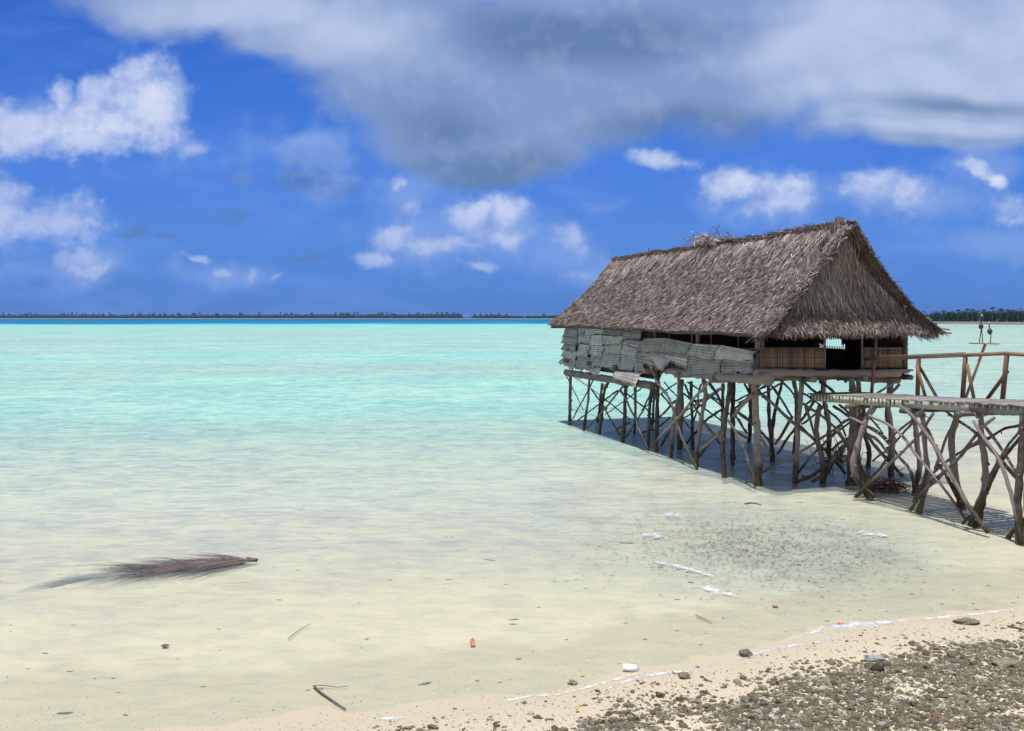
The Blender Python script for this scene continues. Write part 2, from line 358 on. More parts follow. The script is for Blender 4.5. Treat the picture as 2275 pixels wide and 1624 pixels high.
def mat_water():
    m, nt, p = material('water'); nt.n.remove(p); out = nt.n['Material Output']
    P = nt.pos(); q = nt.attr('depth').outputs['Fac']
    big = nt.noise(nt.mapping(P, rot=(0, 0, R(8)), scale=(.35, 1, 1)), .09, 4, .6)
    big2 = nt.noise(nt.mapping(P, rot=(0, 0, R(-6)), scale=(.22, 1, 1)), .35, 5, .65)
    qq = nt.math('MULTIPLY', q, nt.math('ADD', .52, nt.math('ADD', nt.math('MULTIPLY', big, .55), nt.math('MULTIPLY', big2, .42))))
    qs = nt.math('MULTIPLY', qq, .25, clamp=True)
    c = nt.ramp(qs, [(0, (.64, .66, .535)), (.035, (.575, .635, .525)), (.07, (.53, .64, .51)), (.11, (.41, .575, .485)), (.16, (.31, .545, .455)), (.21, (.235, .52, .43)), (.28, (.11, .53, .50)), (.36, (.06, .42, .50)), (.6, (.012, .15, .30)), (1, (.01, .12, .26))])
    op = nt.ramp(qs, [(0, (0, 0, 0)), (.008, (.06,)*3), (.028, (.34,)*3), (.05, (.52,)*3), (.1, (.66,)*3), (.2, (.93,)*3), (.35, (1, 1, 1))])
    # ripples
    r1 = nt.noise(nt.mapping(P, rot=(0, 0, R(14)), scale=(.62, 1.5, 1)), 2.6, 5, .62, .6)
    r2 = nt.noise(nt.mapping(P, rot=(0, 0, R(-10)), scale=(.7, 1.6, 1)), 8, 4, .6, .4)
    r3 = nt.noise(nt.mapping(P, rot=(0, 0, R(5)), scale=(.55, 1.2, 1)), .5, 4, .6)
    hgt = nt.math('ADD', nt.math('ADD', nt.math('MULTIPLY', r1, .7), nt.math('MULTIPLY', r2, .22)), nt.math('MULTIPLY', r3, 1.2))
    nrm = nt.bump(hgt, .8, .09)
    # light and dark streaks of the wavelets, painted into the water colour
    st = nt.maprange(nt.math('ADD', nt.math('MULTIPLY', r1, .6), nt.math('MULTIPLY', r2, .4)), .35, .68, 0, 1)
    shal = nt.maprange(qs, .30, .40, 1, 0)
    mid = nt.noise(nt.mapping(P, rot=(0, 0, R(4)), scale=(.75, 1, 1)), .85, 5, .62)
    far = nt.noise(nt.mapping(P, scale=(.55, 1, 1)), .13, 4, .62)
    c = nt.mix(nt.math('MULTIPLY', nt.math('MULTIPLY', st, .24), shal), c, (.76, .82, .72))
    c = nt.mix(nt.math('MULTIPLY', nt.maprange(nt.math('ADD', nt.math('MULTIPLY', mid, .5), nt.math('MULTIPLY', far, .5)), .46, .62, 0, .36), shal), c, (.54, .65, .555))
    band = nt.noise(nt.mapping(P, rot=(0, 0, R(11)), scale=(.16, 1.1, 1)), 1.5, 4, .6, .5)
    dk = nt.maprange(nt.math('ADD', nt.math('MULTIPLY', r1, .5), nt.math('MULTIPLY', band, .5)), .56, .36, 0, .26)
    c = nt.mix(dk, c, nt.mix(1, c, (.72, .86, .92), 'MULTIPLY'))
    dif = nt.n.new('ShaderNodeBsdfDiffuse'); nt.inp(dif.inputs['Color'], c); nt.inp(dif.inputs['Normal'], nt.bump(hgt, .5, .05))
    tr = nt.n.new('ShaderNodeBsdfTransparent')
    trc = nt.mix(nt.math('MULTIPLY', st, 1), (.91, .965, .955), (.98, 1, .985)); nt.inp(tr.inputs['Color'], trc)
    gl = nt.n.new('ShaderNodeBsdfGlossy'); gl.inputs['Roughness'].default_value = .09; nt.inp(gl.inputs['Normal'], nrm)
    fr = nt.n.new('ShaderNodeFresnel'); fr.inputs['IOR'].default_value = 1.33; nt.inp(fr.inputs['Normal'], nrm)
    pat = nt.maprange(nt.math('ADD', nt.math('MULTIPLY', r1, .35), nt.math('ADD', nt.math('MULTIPLY', mid, .30), nt.math('ADD', nt.math('MULTIPLY', r2, .13), nt.math('ADD', nt.math('MULTIPLY', far, .14), nt.math('MULTIPLY', band, .12))))), .43, .58, 2.1, .03)
    pat = nt.math('MULTIPLY', pat, nt.maprange(q, .0, .10, .35, 1))
    fac = nt.math('MULTIPLY', nt.math('MINIMUM', nt.math('MULTIPLY', fr.outputs[0], .62), .22), pat)
    m1 = nt.n.new('ShaderNodeMixShader'); nt.inp(m1.inputs[0], op); nt.l.new(tr.outputs[0], m1.inputs[1]); nt.l.new(dif.outputs[0], m1.inputs[2])
    m2 = nt.n.new('ShaderNodeMixShader'); nt.inp(m2.inputs[0], fac); nt.l.new(m1.outputs[0], m2.inputs[1]); nt.l.new(gl.outputs[0], m2.inputs[2])
    nt.l.new(m2.outputs[0], out.inputs['Surface']); return m
def mat_thatch(name='thatch', stops=None, tr=0):
    m, nt, p = material(name)
    r = nt.attr('rnd').outputs['Fac']
    c = nt.ramp(r, stops or [(0, (.085, .060, .053)), (.30, (.19, .142, .124)), (.6, (.33, .265, .238)), (.85, (.53, .46, .425)), (1, (.78, .72, .67))])
    n = nt.noise(nt.pos(), 1.6, 4, .6)
    c = nt.mix(nt.maprange(n, .42, .64, 0, .7), c, nt.mix(1, c, (.66, .61, .62), 'MULTIPLY'))
    n9 = nt.noise(nt.pos(), .75, 4, .65); c = nt.mix(nt.maprange(n9, .50, .66, 0, .40), c, nt.mix(1, c, (1.35, 1.32, 1.32), 'MULTIPLY'))
    nt.inp(p.inputs['Base Color'], c); p.inputs['Roughness'].default_value = .65
    p.inputs['Specular IOR Level'].default_value = .3
    return m
def mat_wood(name, a, b, tide=False, scale=1, rough=.8):
    m, nt, p = material(name)
    P = nt.pos(); r = nt.attr('rnd').outputs['Fac']
    n1 = nt.noise(P, 5*scale, 6, .7); n2 = nt.noise(nt.mapping(P, scale=(1, 1, .18)), 45*scale, 4, .7)
    f = nt.math('ADD', nt.math('MULTIPLY', n1, .6), nt.math('MULTIPLY', n2, .6)); f = nt.math('ADD', f, nt.math('MULTIPLY', nt.math('SUBTRACT', r, .5), .5))
    c = nt.ramp(f, [(.30, a), (.75, b)])
    if tide:
        z = nt.sep(P)[2]
        k = nt.maprange(nt.math('ADD', z, nt.math('MULTIPLY', n1, -.35)), .28, .50, 1, 0)
        mot = nt.noise(P, 22, 4, .8)
        c = nt.mix(k, c, nt.ramp(mot, [(.35, (.035, .028, .018)), (.62, (.11, .09, .055)), (.75, (.30, .26, .19))]))
    nt.inp(p.inputs['Base Color'], c); p.inputs['Roughness'].default_value = rough; p.inputs['Specular IOR Level'].default_value = .25
    nt.inp(p.inputs['Normal'], nt.bump(nt.math('ADD', n1, n2), .7, .012))
    return m
def mat_mat(name, a, b, dark):
    m, nt, p = material(name)
    uv = nt.n.new('ShaderNodeUVMap').outputs[0]; r = nt.attr('rnd').outputs['Fac']
    u, v, _ = nt.sep(uv)
    P = nt.pos(); n = nt.noise(P, 3.2, 5, .7); nf = nt.noise(P, 26, 4, .75)
    vv = nt.math('ADD', v, nt.math('MULTIPLY', nt.noise(P, 3, 2, .5), .06))
    st = nt.math('SINE', nt.math('MULTIPLY', vv, 2*math.pi*13))
    st = nt.maprange(nt.math('ADD', st, nt.math('MULTIPLY', nf, 1.2)), -.6, 1.6, 0, 1)
    c = nt.mix(st, a, b)
    c = nt.mix(nt.maprange(n, .48, .72, 0, .7), c, dark)
    c = nt.mix(nt.maprange(nf, .58, .75, 0, .65), c, dark)
    rr = nt.maprange(r, 0, 1, .60, 1.22); cc = nt.n.new('ShaderNodeCombineXYZ')
    for i in range(3): nt.inp(cc.inputs[i], rr)
    c = nt.mix(1, c, cc.outputs[0], 'MULTIPLY')
    nt.inp(p.inputs['Base Color'], c); p.inputs['Roughness'].default_value = .9; p.inputs['Specular IOR Level'].default_value = .1
    nt.inp(p.inputs['Normal'], nt.bump(nt.math('ADD', st, nf), .6, .01)); return m
def mat_plain(name, c, rough=.8, var=.25, scale=8, bump=.3):
    m, nt, p = material(name); n = nt.noise(nt.pos(), scale, 5, .65)
    d = tuple(x*(1-var) for x in c); e = tuple(min(1, x*(1+var)) for x in c)
    nt.inp(p.inputs['Base Color'], nt.ramp(n, [(.3, d), (.7, e)])); p.inputs['Roughness'].default_value = rough
    nt.inp(p.inputs['Normal'], nt.bump(n, bump, .02)); return m
def mat_stone():
    m, nt, p = material('coral_stone')
    oi = nt.n.new('ShaderNodeObjectInfo').outputs['Random']; r = nt.attr('rnd').outputs['Fac']
    P = nt.pos(); n = nt.noise(P, 45, 5, .75); n2 = nt.noise(P, 130, 2, .6)
    f = nt.math('FRACT', nt.math('ADD', oi, r))
    c = nt.ramp(f, [(0, (.10, .082, .048)), (.3, (.18, .15, .092)), (.6, (.27, .23, .155)), (.88, (.38, .34, .25)), (.94, (.52, .48, .40)), (1, (.78, .75, .70))])
    n3 = nt.noise(P, 12, 3, .6); c = nt.mix(nt.maprange(n3, .45, .7, 0, .45), c, (.24, .21, .12)); c = nt.mix(nt.maprange(n, .42, .62, 0, .85), c, (.045, .036, .020)); c = nt.mix(nt.maprange(n2, .55, .75, 0, .4), c, (.50, .45, .34))
    nt.inp(p.inputs['Base Color'], c); p.inputs['Roughness'].default_value = .9
    nt.inp(p.inputs['Normal'], nt.bump(n, .9, .02)); return m

M_sand, M_water, M_thatch = mat_sand(), mat_water(), mat_thatch()
M_gable = mat_thatch('gable_thatch', [(0, (.055, .038, .032)), (.3, (.15, .11, .09)), (.6, (.31, .25, .215)), (.85, (.47, .41, .37)), (1, (.70, .65, .60))])  # dark stops deepened so gaps between strands read as recess shade
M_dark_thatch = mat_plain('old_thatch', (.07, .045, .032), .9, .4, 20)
M_bark = mat_wood('bark', (.026, .020, .017), (.27, .22, .195), True)
M_log = mat_wood('log_wood', (.075, .058, .048), (.26, .215, .185))
M_sawn = mat_wood('sawn_timber', (.11, .055, .036), (.28, .155, .10))
M_rail = mat_wood('rail_timber', (.16, .095, .060), (.40, .275, .185))
M_deck = mat_wood('deck_boards', (.13, .115, .10), (.36, .33, .30))
M_beam = mat_wood('side_board', (.16, .155, .12), (.42, .40, .33))
M_mat = mat_mat('woven_mat', (.27, .25, .222), (.56, .535, .49), (.11, .09, .07))
M_mat_pink = mat_mat('pale_woven_mat', (.42, .34, .32), (.66, .56, .53), (.30, .22, .17))
M_stone = mat_stone()
M_foam_glints, nf_, pf_ = material('foam'); pf_.inputs['Base Color'].default_value = (.86, .86, .87, 1); pf_.inputs['Roughness'].default_value = .6  # also colours the white flecks that stand in for sun glints
_v = nf_.sep(nf_.n.new('ShaderNodeUVMap').outputs[0])[1]
_e = nf_.math('MULTIPLY', nf_.math('ABSOLUTE', nf_.math('SUBTRACT', _v, .5)), 2)
_nz = nf_.math('ADD', nf_.math('MULTIPLY', nf_.noise(nf_.pos(), 7, 5, .7), .6), nf_.math('MULTIPLY', nf_.noise(nf_.pos(), 34, 4, .7), .4))
nf_.inp(pf_.inputs['Alpha'], nf_.maprange(nf_.math('SUBTRACT', _nz, nf_.math('MULTIPLY', _e, .22)), .42, .56, 0, .85))

def mat_reed():
    m, nt, p = material('reed')
    r = nt.attr('rnd').outputs['Fac']; n = nt.noise(nt.pos(), 6, 4, .7)
    c = nt.ramp(r, [(0, (.10, .060, .035)), (.5, (.24, .155, .10)), (1, (.42, .30, .21))])
    c = nt.mix(nt.maprange(n, .4, .75, 0, .5), c, (.12, .08, .05))
    nt.inp(p.inputs['Base Color'], c); p.inputs['Roughness'].default_value = .7; return m
M_reed = mat_reed()

# ------------------------------------------------------------------ ground sheet
def axis(lo, hi, fine_lo, fine_hi, step, grow=1.18):
    a = list(np.arange(fine_lo, fine_hi+1e-6, step))
    s = step; x = fine_hi
    while x < hi: s *= grow; x += s; a.append(min(x, hi))
    s = step; x = fine_lo; b = []
    while x > lo: s *= grow; x -= s; b.append(max(x, lo))
    return np.array(b[::-1]+a)
def grid_mesh(name, xs, ys, zf, attrs):
    X, Y = np.meshgrid(xs, ys); Z = zf(X, Y); nx, ny = len(xs), len(ys)
    V = np.stack([X.ravel(), Y.ravel(), np.asarray(Z).ravel()], 1)
    i = np.arange(ny-1)[:, None]*nx+np.arange(nx-1)[None]; i = i.ravel()
    Q = np.stack([i, i+1, i+1+nx, i+nx], 1)
    return mesh_np(name, V, Q, {k: f(X, Y).ravel() for k, f in attrs.items()})
def algae(x, y):
    d = np.sqrt(((x-3.6)/5.0)**2+((y-18.3)/3.9)**2); d2 = np.sqrt(((x-5.1)/2.8)**2+((y-17.1)/3.0)**2)
    e = np.sqrt(((x-9)/5.5)**2+((y-20)/2.5)**2)
    k = np.clip(1.6-d*1.1, 0, 1)*.9+np.clip(1.35-d2, 0, 1)*.75+np.clip(1.3-e, 0, 1)*.3
    return k*(.6+.8*vnoise(x, y, .5, 5))
xs = axis(-12000, 12000, -8, 13, .11, 1.16); ys = axis(-200, 12000, 8, 23, .10, 1.13)
me = grid_mesh('ground', xs, ys, ground_z, {'algae': algae})
tag(link('ground', me, M_sand, None, True), kind='structure', label='pale sand beach running down under the shallow lagoon')

def build_water():
    xs = axis(-12000, 12000, -10, 14, .35, 1.14); ys = axis(-60, 12000, 8, 32, .3, 1.10)
    me = grid_mesh('water', xs, ys, lambda x, y: np.zeros_like(x), {'depth': depth_q})
    tag(link('water', me, M_water, None, True), kind='structure', label='clear turquoise lagoon water shoaling to sand')
build_water()

# ------------------------------------------------------------------ thatch blades
def blades(surf, n, rngv, length=(.22, .42), width=(.012, .026), lift=(.01, .05), spread=.35, curl=.06, col_rng=(0, 1), pick=None, slant=0):
    """surf(a,b)->(point, downslope dir, normal) vectorised; returns V,Q,attr"""
    a = rngv.random(n); b = rngv.random(n)
    if pick is not None: a, b = pick(a, b)
    p, d, nn = surf(a, b)
    s = np.cross(nn, d); s /= np.linalg.norm(s, axis=1)[:, None]
    th = rngv.normal(0, spread, n)+slant
    d2 = d*np.cos(th)[:, None]+s*np.sin(th)[:, None]; s2 = np.cross(nn, d2)
    L = rngv.uniform(*length, n)[:, None]; w = rngv.uniform(*width, n)[:, None]/2
    l0 = rngv.uniform(0, lift[0]+1e-3, n)[:, None]; l1 = rngv.uniform(lift[0], lift[1], n)[:, None]
    k = rngv.normal(0, curl, n)[:, None]
    tw = rngv.normal(0, .7, n)[:, None]; s3 = s2*np.cos(tw)+nn*np.sin(tw)
    A = p-d2*L*.5+nn*l0; C = p+d2*L*.5+nn*l1; Bm = p+nn*(l0+l1)*.62+s2*k*L
    V = np.stack([A-s2*w*.7, A+s2*w*.7, Bm-s3*w, Bm+s3*w, C-s3*w*.35, C+s3*w*.35], 1).reshape(-1, 3)
    o = np.arange(n)[:, None]*6
    Q = np.concatenate([o+np.array([[0, 1, 3, 2]]), o+np.array([[2, 3, 5, 4]])])
    r = np.repeat(np.clip(rngv.beta(1.05, 1.7, n)*(col_rng[1]-col_rng[0])+col_rng[0], 0, 1), 6)
    return V, Q, r
def merge(lst):
    Vs, Qs, As, o = [], [], [], 0
    for V, Q, A in lst:
        Vs.append(V); Qs.append(Q+o); As.append(A); o += len(V)
    return np.concatenate(Vs), np.concatenate(Qs), np.concatenate(As)

# ------------------------------------------------------------------ the hut
HB = empty('stilt_hut', (8.2, 27.0, 0.0))
tag(HB, 'weathered thatched hut raised on crooked stilts over the shallow lagoon', 'hut')
# roof cross-section, s = distance from the ridge line sideways
PS = np.array([0, .35, .7, 1.4, 2.0, 2.4, 2.74]); PZ = np.array([6.82, 6.40, 5.95, 5.22, 4.62, 4.27, 3.99])
W0 = -.35+2.73     # ridge position along v (gable eave starts at -.35)
TE, TR = -.80, -.58  # eave plane and ridge end plane on the near gable
T1 = 14.75
def roof_pt(side, t, s):
    z = np.interp(s, PS, PZ)+.12*np.clip(t/T1, 0, 1)*np.clip(s/2.74, 0, 1)+.02*np.sin(t*1.3)+.012*np.sin(t*3.7+s)
    w = W0+side*s*(.975 if side > 0 else 1)
    x = P0[0]+U[0]*t+Vv[0]*w; y = P0[1]+U[1]*t+Vv[1]*w
    return np.stack([x, y, z*np.ones_like(x)], -1)
def t_near(s): return np.interp(s, [0, 1.0, 2.0, 2.5, 2.74], [TR, -.47, -.50, -.68, TE])
def t_far(s): return np.interp(s, [0, 1.0, 2.0, 2.74], [T1-.2, T1-.15, T1, T1+.1])
def roof_surf(side):
    def f(a, b):
        s = b*2.74; t = t_near(s)*(1-a)+t_far(s)*a
        p = roof_pt(side, t, s); e = 1e-2
        d = roof_pt(side, t, np.minimum(s+e, 2.76))-roof_pt(side, t, s-e); d /= np.linalg.norm(d, axis=1)[:, None]
        q = roof_pt(side, t+e, s)-roof_pt(side, t-e, s); n = np.cross(d, q)*(-side); n /= np.linalg.norm(n, axis=1)[:, None]
        n *= np.sign(n[:, 2:3]); return p, d, n
    return f
def gable_t(s, z):   # how far in the gable skin stands from the eave plane, by height
    return np.interp(z, [4.0, 4.35, 4.8, 5.3, 6.0, 6.9], [TE, -.58, -.36, -.22, -.14, -.20])
def half_w(z): return np.interp(z, PZ[::-1], PS[::-1])
def gable_pt(a, b, far=False):
    z = 6.70-b*(6.70-3.99); hw = half_w(z); w = W0+(2*a-1)*hw*.965; t = gable_t(0, z)
    if far: t = T1-.1-t*.2+np.interp(z, [4, 4.8], [.25, 0])
    return np.stack([P0[0]+U[0]*t+Vv[0]*w, P0[1]+U[1]*t+Vv[1]*w, z], -1)
def gable_surf(a, b):
    p = gable_pt(a, b); e = .01
    d = gable_pt(a, np.minimum(b+e, 1.02))-gable_pt(a, b-e); d[:, :2] -= 0; d /= np.linalg.norm(d, axis=1)[:, None]
    # hang strands straight down the skin
    vdir = np.array([Vv[0], Vv[1], 0]); d = d-np.outer(d@vdir, vdir); d /= np.linalg.norm(d, axis=1)[:, None]
    n = np.cross(vdir[None].repeat(len(d), 0), d); n *= -np.sign((n@np.array([U[0], U[1], 0])))[:, None]
    return p, d, n
def shell(f, na, nb, thick, name):
    A, B = np.meshgrid(np.linspace(0, 1, na), np.linspace(0, 1, nb)); a = A.ravel(); b = B.ravel()
    p = f(a, b); q = p.copy(); q[:, 2] -= thick
    i = (np.arange(nb-1)[:, None]*na+np.arange(na-1)[None]).ravel()
    Q = np.stack([i, i+1, i+1+na, i+na], 1); m = len(p)
    Q2 = Q[:, ::-1]+m
    rim = list(range(na))+[k*na+na-1 for k in range(1, nb)]+[(nb-1)*na+k for k in range(na-2, -1, -1)]+[k*na for k in range(nb-2, 0, -1)]
    Q3 = [[rim[k], rim[(k+1) % len(rim)], rim[(k+1) % len(rim)]+m, rim[k]+m] for k in range(len(rim))]
    V = np.concatenate([p, q]); return V, np.concatenate([Q, Q2, np.array(Q3)]), np.full(len(V), .12)
def to_obj(name, parts, mat, parent, smooth=False):
    V, Q, A = merge(parts); me = mesh_np(name, put(parent, V), Q, {'rnd': A}); return link(name, me, mat, parent, smooth)

rv = np.random.default_rng(11)
def build_roof():
    sl = []
    for side in (-1, 1):
        f = roof_surf(side)
        base = shell(lambda a, b: f(a, b)[0], 40, 14, .10, 'r')
        n = 60000 if side < 0 else 9000
        parts = [base, blades(f, n, rv, (.14, .34), (.012, .027), (.005, .06), .46, .08)]
        # longer pale strands hanging off the ridge
        parts.append(blades(f, 2600 if side < 0 else 600, rv, (.35, .75), (.014, .03), (.03, .09), .38, .16, (.45, 1.05), lambda a, b: (a, np.abs(rv.normal(0, .10, len(a)))+.02)))
        # shaggy rake edge
        parts.append(blades(f, 5200, rv, (.22, .5), (.014, .034), (.02, .12), .6, .15, (.0, 1), lambda a, b: (rv.normal(0, .005, len(a)), b), slant=0))
        # eave fringe
        parts.append(blades(f, 5000, rv, (.15, .34), (.012, .026), (0, .04), .35, .08, (.0, .95), lambda a, b: (a, 1.0+rv.uniform(-.03, .03, len(a)))))
        to_obj('roof', parts, M_thatch, HB)
        parts = [blades(f, 1500, rv, (.2, .4), (.012, .026), (.0, .05), .6, .1, (.1, .9), lambda a, b: (1+rv.normal(0, .003, len(a)), b))]
        sl += parts
    to_obj('rake_fringe', sl, M_thatch, HB)
    # near gable: hanging skin and flared skirt
    base = shell(gable_pt, 24, 30, .05, 'g')  # shell's dark tone paints the shade behind the hanging strands
    parts = [base]
    parts.append(blades(gable_surf, 8500, rv, (.35, .8), (.012, .028), (.01, .08), .13, .07, (0, 1.05), lambda a, b: (a, b*.72)))
    parts.append(blades(gable_surf, 13000, rv, (.16, .36), (.012, .028), (.02, .07), .36, .08, (0, 1.02), lambda a, b: (a, .52+.49*b**.6)))
    parts.append(blades(gable_surf, 2600, rv, (.5, .95), (.012, .024), (.06, .16), .12, .10, (.35, 1.1), lambda a, b: (a, .25+b*.45)))
    parts.append(blades(gable_surf, 500, rv, (.5, 1.0), (.014, .03), (.10, .35), .10, .10, (.4, 1.0), lambda a, b: (.5+rv.normal(0, .16, len(a)), .04+b*.2)))
    for side in (-1, 1):
        f = roof_surf(side)
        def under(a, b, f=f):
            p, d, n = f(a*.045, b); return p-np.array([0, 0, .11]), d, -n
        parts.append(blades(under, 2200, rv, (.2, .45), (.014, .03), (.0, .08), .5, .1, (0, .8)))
    to_obj('gable_thatch', parts, M_gable, HB)
    base = shell(lambda a, b: gable_pt(a, b, True), 12, 14, .05, 'g')
    to_obj('gable_thatch', [base], M_gable, HB)
    # ridge cap: crossed bundles
    def ridge_surf(a, b):
        t = TR-.05+a*(T1-.2-TR); p = roof_pt(1, t, (b-.5)*.0); p[:, 2] += .02
        u3 = np.array([U[0], U[1], 0]); d = np.tile(u3, (len(t), 1)); ang = (b-.5)*2.6
        v3 = np.array([Vv[0], Vv[1], 0]); n = np.cos(ang)[:, None]*np.array([0, 0, 1.])+np.sin(ang)[:, None]*v3
        return p+n*.02, d, n
    to_obj('ridge_cap', [blades(ridge_surf, 3800, rv, (.3, .75), (.014, .03), (.0, .08), .30, .10, (.05, .85))], M_thatch, HB)
build_roof()

def tuft(name, c, n, R0, L, mat, parent, flat=.5, up=.2, crng=(.2, 1)):
    rs = np.random.default_rng(int(abs(c[0]*100)))
    V = []; Q = []; A = []; o = 0
    for i in range(n):
        p = np.array(c)+rs.normal(0, 1, 3)*np.array([R0, R0, R0*.35]); d = rs.normal(0, 1, 3); d[2] = d[2]*flat+up; d /= np.linalg.norm(d)
        s = np.cross(d, rs.normal(0, 1, 3)); s /= np.linalg.norm(s); l = rs.uniform(.4, 1)*L; w = rs.uniform(.006, .016)
        m = p+d*l*.5+np.array([0, 0, .04]); e = p+d*l+np.array([0, 0, -.10*rs.random()])
        V += [p-s*w, p+s*w, m-s*w, m+s*w, e-s*w*.3, e+s*w*.3]; Q += [[o, o+1, o+3, o+2], [o+2, o+3, o+5, o+4]]; A += [rs.uniform(*crng)]*6; o += 6
    me = mesh_np(name, put(parent, V), np.array(Q), {'rnd': A}); return link(name, me, mat, parent)
def build_ridge_litter():
    c = ont(*z1(1400, 235), 0); 
    ctr = lambda px, py: onw(*z1(px, py), W0-.12)
    c = ctr(1400, 225)
    tuft('ridge_litter', c, 230, .26, .62, M_thatch, HB, .45, .15)
    # curled husk
    mb = MB()
    for (x0, y0, x1, y1, r) in ((1335, 255, 1500, 225, .07), (1400, 250, 1470, 255, .09), (1360, 232, 1440, 215, .06)):
        p, q = ctr(x0, y0), ctr(x1, y1); mb.tube([p, p*.7+q*.3+np.array([0, 0, .04]), p*.3+q*.7+np.array([0, 0, .05]), q], [.02, r, r, .02], 8, .3, 3)
    mb.build('dry_husk', mat_plain('dry_husk', (.48, .38, .29), .8, .35, 12), HB, True)
    mb = MB()
    for pts in (((1240, 212), (1320, 245), (1400, 250)), ((1290, 195), (1318, 240)), ((1490, 88), (1470, 130), (1450, 190)), ((1435, 105), (1480, 150), (1500, 200)), ((1545, 125), (1580, 165), (1600, 205)), ((1550, 150), (1590, 195)),
                ((1400, 160), (1410, 215)), ((1430, 165), (1440, 220)), ((1395, 175), (1430, 230)), ((1500, 165), (1520, 220)), ((600, 335), (615, 360)), ((2205, 85), (2240, 105)), ((1520, 175), (1600, 215))):
        mb = MB(); mb.tube([ctr(*p)+np.array([0, .0, .02]) for p in pts], np.linspace(.016, .008, len(pts)), 5); mb.build('twig', M_log, HB)
  # roof poles poking out of the skirt and apex
    for a, b in ((z2(1500, 955), z2(1648, 972)), (z2(1500, 990), z2(1662, 1003)), (z2(1250, 772), z2(1283, 777)), (z2(1500, 925), z2(1545, 918)), (z2(760, 48), z2(775, 80)), (z2(800, 95), z2(850, 97))):
        mb = MB(); mb.tube([ont(*a, -.7), ont(*b, -.75)], [.026, .02], 6); mb.build('roof_pole', M_log, HB)
build_ridge_litter()

ZF = 2.93   # floor level
def hbox(mb, t0, t1, w0, w1, za, zb):
    c = hut((t0+t1)/2, (w0+w1)/2, (za+zb)/2)
    mb.box(c, (abs(w1-w0)/2, abs(t1-t0)/2, (zb-za)/2), [[Vv[0], Vv[1], 0], [U[0], U[1], 0], [0, 0, 1]])
def build_floor():
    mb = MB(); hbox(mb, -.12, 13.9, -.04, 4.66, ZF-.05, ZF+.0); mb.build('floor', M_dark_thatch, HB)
    mb = MB()
    for i in range(46): hbox(mb, -.22, -.13, .0+i*.101, .0+i*.101+.085+random.uniform(-.02, .01), ZF-.045+random.uniform(-.01, .01), ZF+.015+random.uniform(-.01, .015))
    hbox(mb, -.24, -.18, -.1, 4.72, ZF-.0, ZF+.05)
    mb.build('floor_edge', M_log, HB)
    # bearers
    def log(pts, r0, r1, name='floor_log'): return branch(name, pts, r0, r1, M_log, HB, False, .008, 12)
    log([onw(*z1(195, 1338), -.12), onw(*z1(560, 1395), -.12), onw(*z1(925, 1450), -.12)], .13, .13)
    log([onw(*z1(1050, 1320), -.02), onw(*z1(1500, 1370), -.08), onw(*z1(1915, 1395), -.12)], .11, .155)
    log([ont(*z2(0, 1330), -.18), ont(*z2(600, 1345), -.18), ont(*z2(1225, 1340), -.18)], .095, .105)
    log([ont(*z2(700, 1375), .1), ont(*z2(1215, 1398), .1)], .08, .10)
    for t in (1.9, 4.0, 6.2, 8.6, 11, 13.4): log([hut(t, -.3, ZF-.28), hut(t, 4.7, ZF-.28)], .085, .075)
    for w in (1.5, 3.1, 4.6): log([hut(-.3, w, ZF-.17), hut(7, w, ZF-.2), hut(14, w, ZF-.17)], .075, .08)
build_floor()

